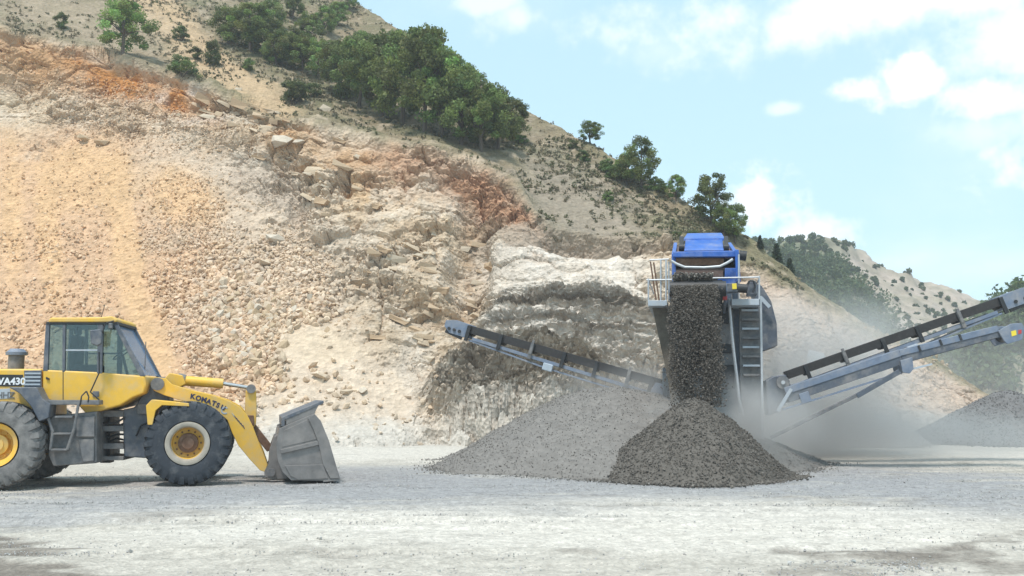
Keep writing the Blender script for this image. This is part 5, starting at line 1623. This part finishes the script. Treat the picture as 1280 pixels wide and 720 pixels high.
# falling stone: a thick curtain from the head drum down to the cone
n = 62000
ti = RNG.random(n); fall = ti ** 1.05
ztop = da.z + .05; zbot = 1.5
xc = (w0 + w1) / 2; hw = (w1 - w0) / 2
z = ztop - (ztop - zbot) * fall
tfall = np.sqrt(np.maximum(0, ztop - z))
y = 22.92 - .40 * tfall + RNG.normal(size=n) * (.06 + .09 * tfall)
e = RNG.random(n) * 2 - 1
rag = .90 + .10 * vnoise(np.stack([z * 1.7, np.sign(e) * 3, 0 * z], -1), 901) + .06 * vnoise(np.stack([z * 6, np.sign(e) * 3, 0 * z], -1), 903)
e = np.where(RNG.random(n) < .07, e * 1.0 + RNG.normal(size=n) * .22, e)
x = xc - .08 + e * hw * rag + RNG.normal(size=n) * (.012 + .045 * tfall)
k = (RNG.random(n) < (1.0 - .4 * fall) * np.clip(.85 + .5 * vnoise(np.stack([x * 5.5, z * .7, 0 * z], -1), 911) + .25 * vnoise(np.stack([x * 14, z * 2, 0 * z], -1), 913), .12, 1)) & (z > 1.5)
P = to_world(np.stack([x, y, z], -1)[k])
s = .008 + .020 * RNG.random(len(P)) ** 2
cc = np.array((.135, .118, .10)) * (.6 + .8 * RNG.random((len(P), 1)) ** 1.4)
tag(scatter('falling_gravel', P, s, cc, M_GRAV, OCT), 'curtain of dark gravel falling from the drum onto the cone', 'gravel', kind='stuff')
# gravel riding on the belt over the drum
n = 3500
t = RNG.random(n); xx = xc - .12 + (RNG.random(n) * 2 - 1) * hw * .80
p = Vector((0, 23.15, da.z)); 
yy = 23.0 + t * 2.0; zz = da.z + .22 - (yy - 23.15) * math.tan(th) + RNG.random(n) * .12 * (1 - .3 * t)
cc = np.array((.15, .137, .12)) * (.55 + 1.0 * RNG.random((n, 1)) ** 1.4)
tag(scatter('belt_gravel', to_world(np.stack([xx, yy, zz], -1)), .02 + .02 * RNG.random(n), cc, M_GRAV, OCT), 'gravel riding over the head drum of the front belt', 'gravel', kind='stuff')

# ------------------------------------------------------------------ dust and haze


def dust(name, loc, size, dens, label, scale=1.2, colr=(.90, .88, .85)):
    m = bpy.data.materials.new('dust'); m.use_nodes = True
    nt = m.node_tree; N, L = nt.nodes.new, nt.links.new
    nt.nodes.remove(nt.nodes['Principled BSDF']); out = nt.nodes['Material Output']
    v = N('ShaderNodeVolumePrincipled'); v.inputs['Color'].default_value = (*colr, 1); v.inputs['Anisotropy'].default_value = .2
    tc = N('ShaderNodeTexCoord'); ln = N('ShaderNodeVectorMath'); ln.operation = 'LENGTH'; L(tc.outputs['Object'], ln.inputs[0])
    fa = N('ShaderNodeMapRange'); fa.interpolation_type = 'SMOOTHSTEP'
    fa.inputs['From Min'].default_value = 1.0; fa.inputs['From Max'].default_value = .15
    L(ln.outputs['Value'], fa.inputs['Value'])
    gm = N('ShaderNodeNewGeometry'); nz = N('ShaderNodeTexNoise'); nz.inputs['Scale'].default_value = scale; nz.inputs['Detail'].default_value = 3
    L(gm.outputs['Position'], nz.inputs['Vector'])
    mr = N('ShaderNodeMapRange'); mr.inputs['From Min'].default_value = .3; mr.inputs['From Max'].default_value = .75
    L(nz.outputs['Fac'], mr.inputs['Value'])
    a = N('ShaderNodeMath'); a.operation = 'MULTIPLY'; L(fa.outputs[0], a.inputs[0]); L(mr.outputs[0], a.inputs[1])
    b = N('ShaderNodeMath'); b.operation = 'MULTIPLY'; L(a.outputs[0], b.inputs[0]); b.inputs[1].default_value = dens
    L(b.outputs[0], v.inputs['Density']); L(v.outputs[0], out.inputs['Volume'])
    mb = MB().lathe([(math.sin(t), -math.cos(t)) for t in np.linspace(.001, math.pi - .001, 14)], 24, 'z')
    o = mb.build(name, m); o.location = loc; o.scale = size
    tag(o, label, 'dust', 'clouds of stone dust round the machine', 'stuff')
    return o


dust('dust_cloud', at(912, 535, 23.2), (2.6, 1.6, 1.5), 2.8, 'thick stone dust billowing at the foot of the falling gravel', 1.0)
dust('dust_cloud', at(1010, 490, 29.5), (5.2, 3.0, 3.7), 1.7, 'pale dust drifting behind the right conveyors', .5)
dust('dust_cloud', at(800, 495, 25.8), (3.4, 1.8, 1.2), .8, 'thin dust over the wide gravel pile', .7)
dust('dust_cloud', at(1110, 545, 26.5), (6.0, 2.8, 1.1), .8, 'low dust hugging the floor under the right conveyors', .5)
dust('dust_cloud', at(1180, 490, 50), (18, 12, 6), .06, 'broad veil of dust drifting past the right-hand slope', .15)

hz = MB().box(-310, 310, -70, 345, -12, 82)
hm = bpy.data.materials.new('haze'); hm.use_nodes = True
nt = hm.node_tree; nt.nodes.remove(nt.nodes['Principled BSDF'])
v = nt.nodes.new('ShaderNodeVolumePrincipled'); v.inputs['Color'].default_value = (.88, .93, 1.0, 1); v.inputs['Density'].default_value = .0008
nt.links.new(v.outputs[0], nt.nodes['Material Output'].inputs['Volume'])
ho = hz.build('haze', hm)
tag(ho, 'thin pale summer haze filling the valley air', 'haze', kind='stuff')
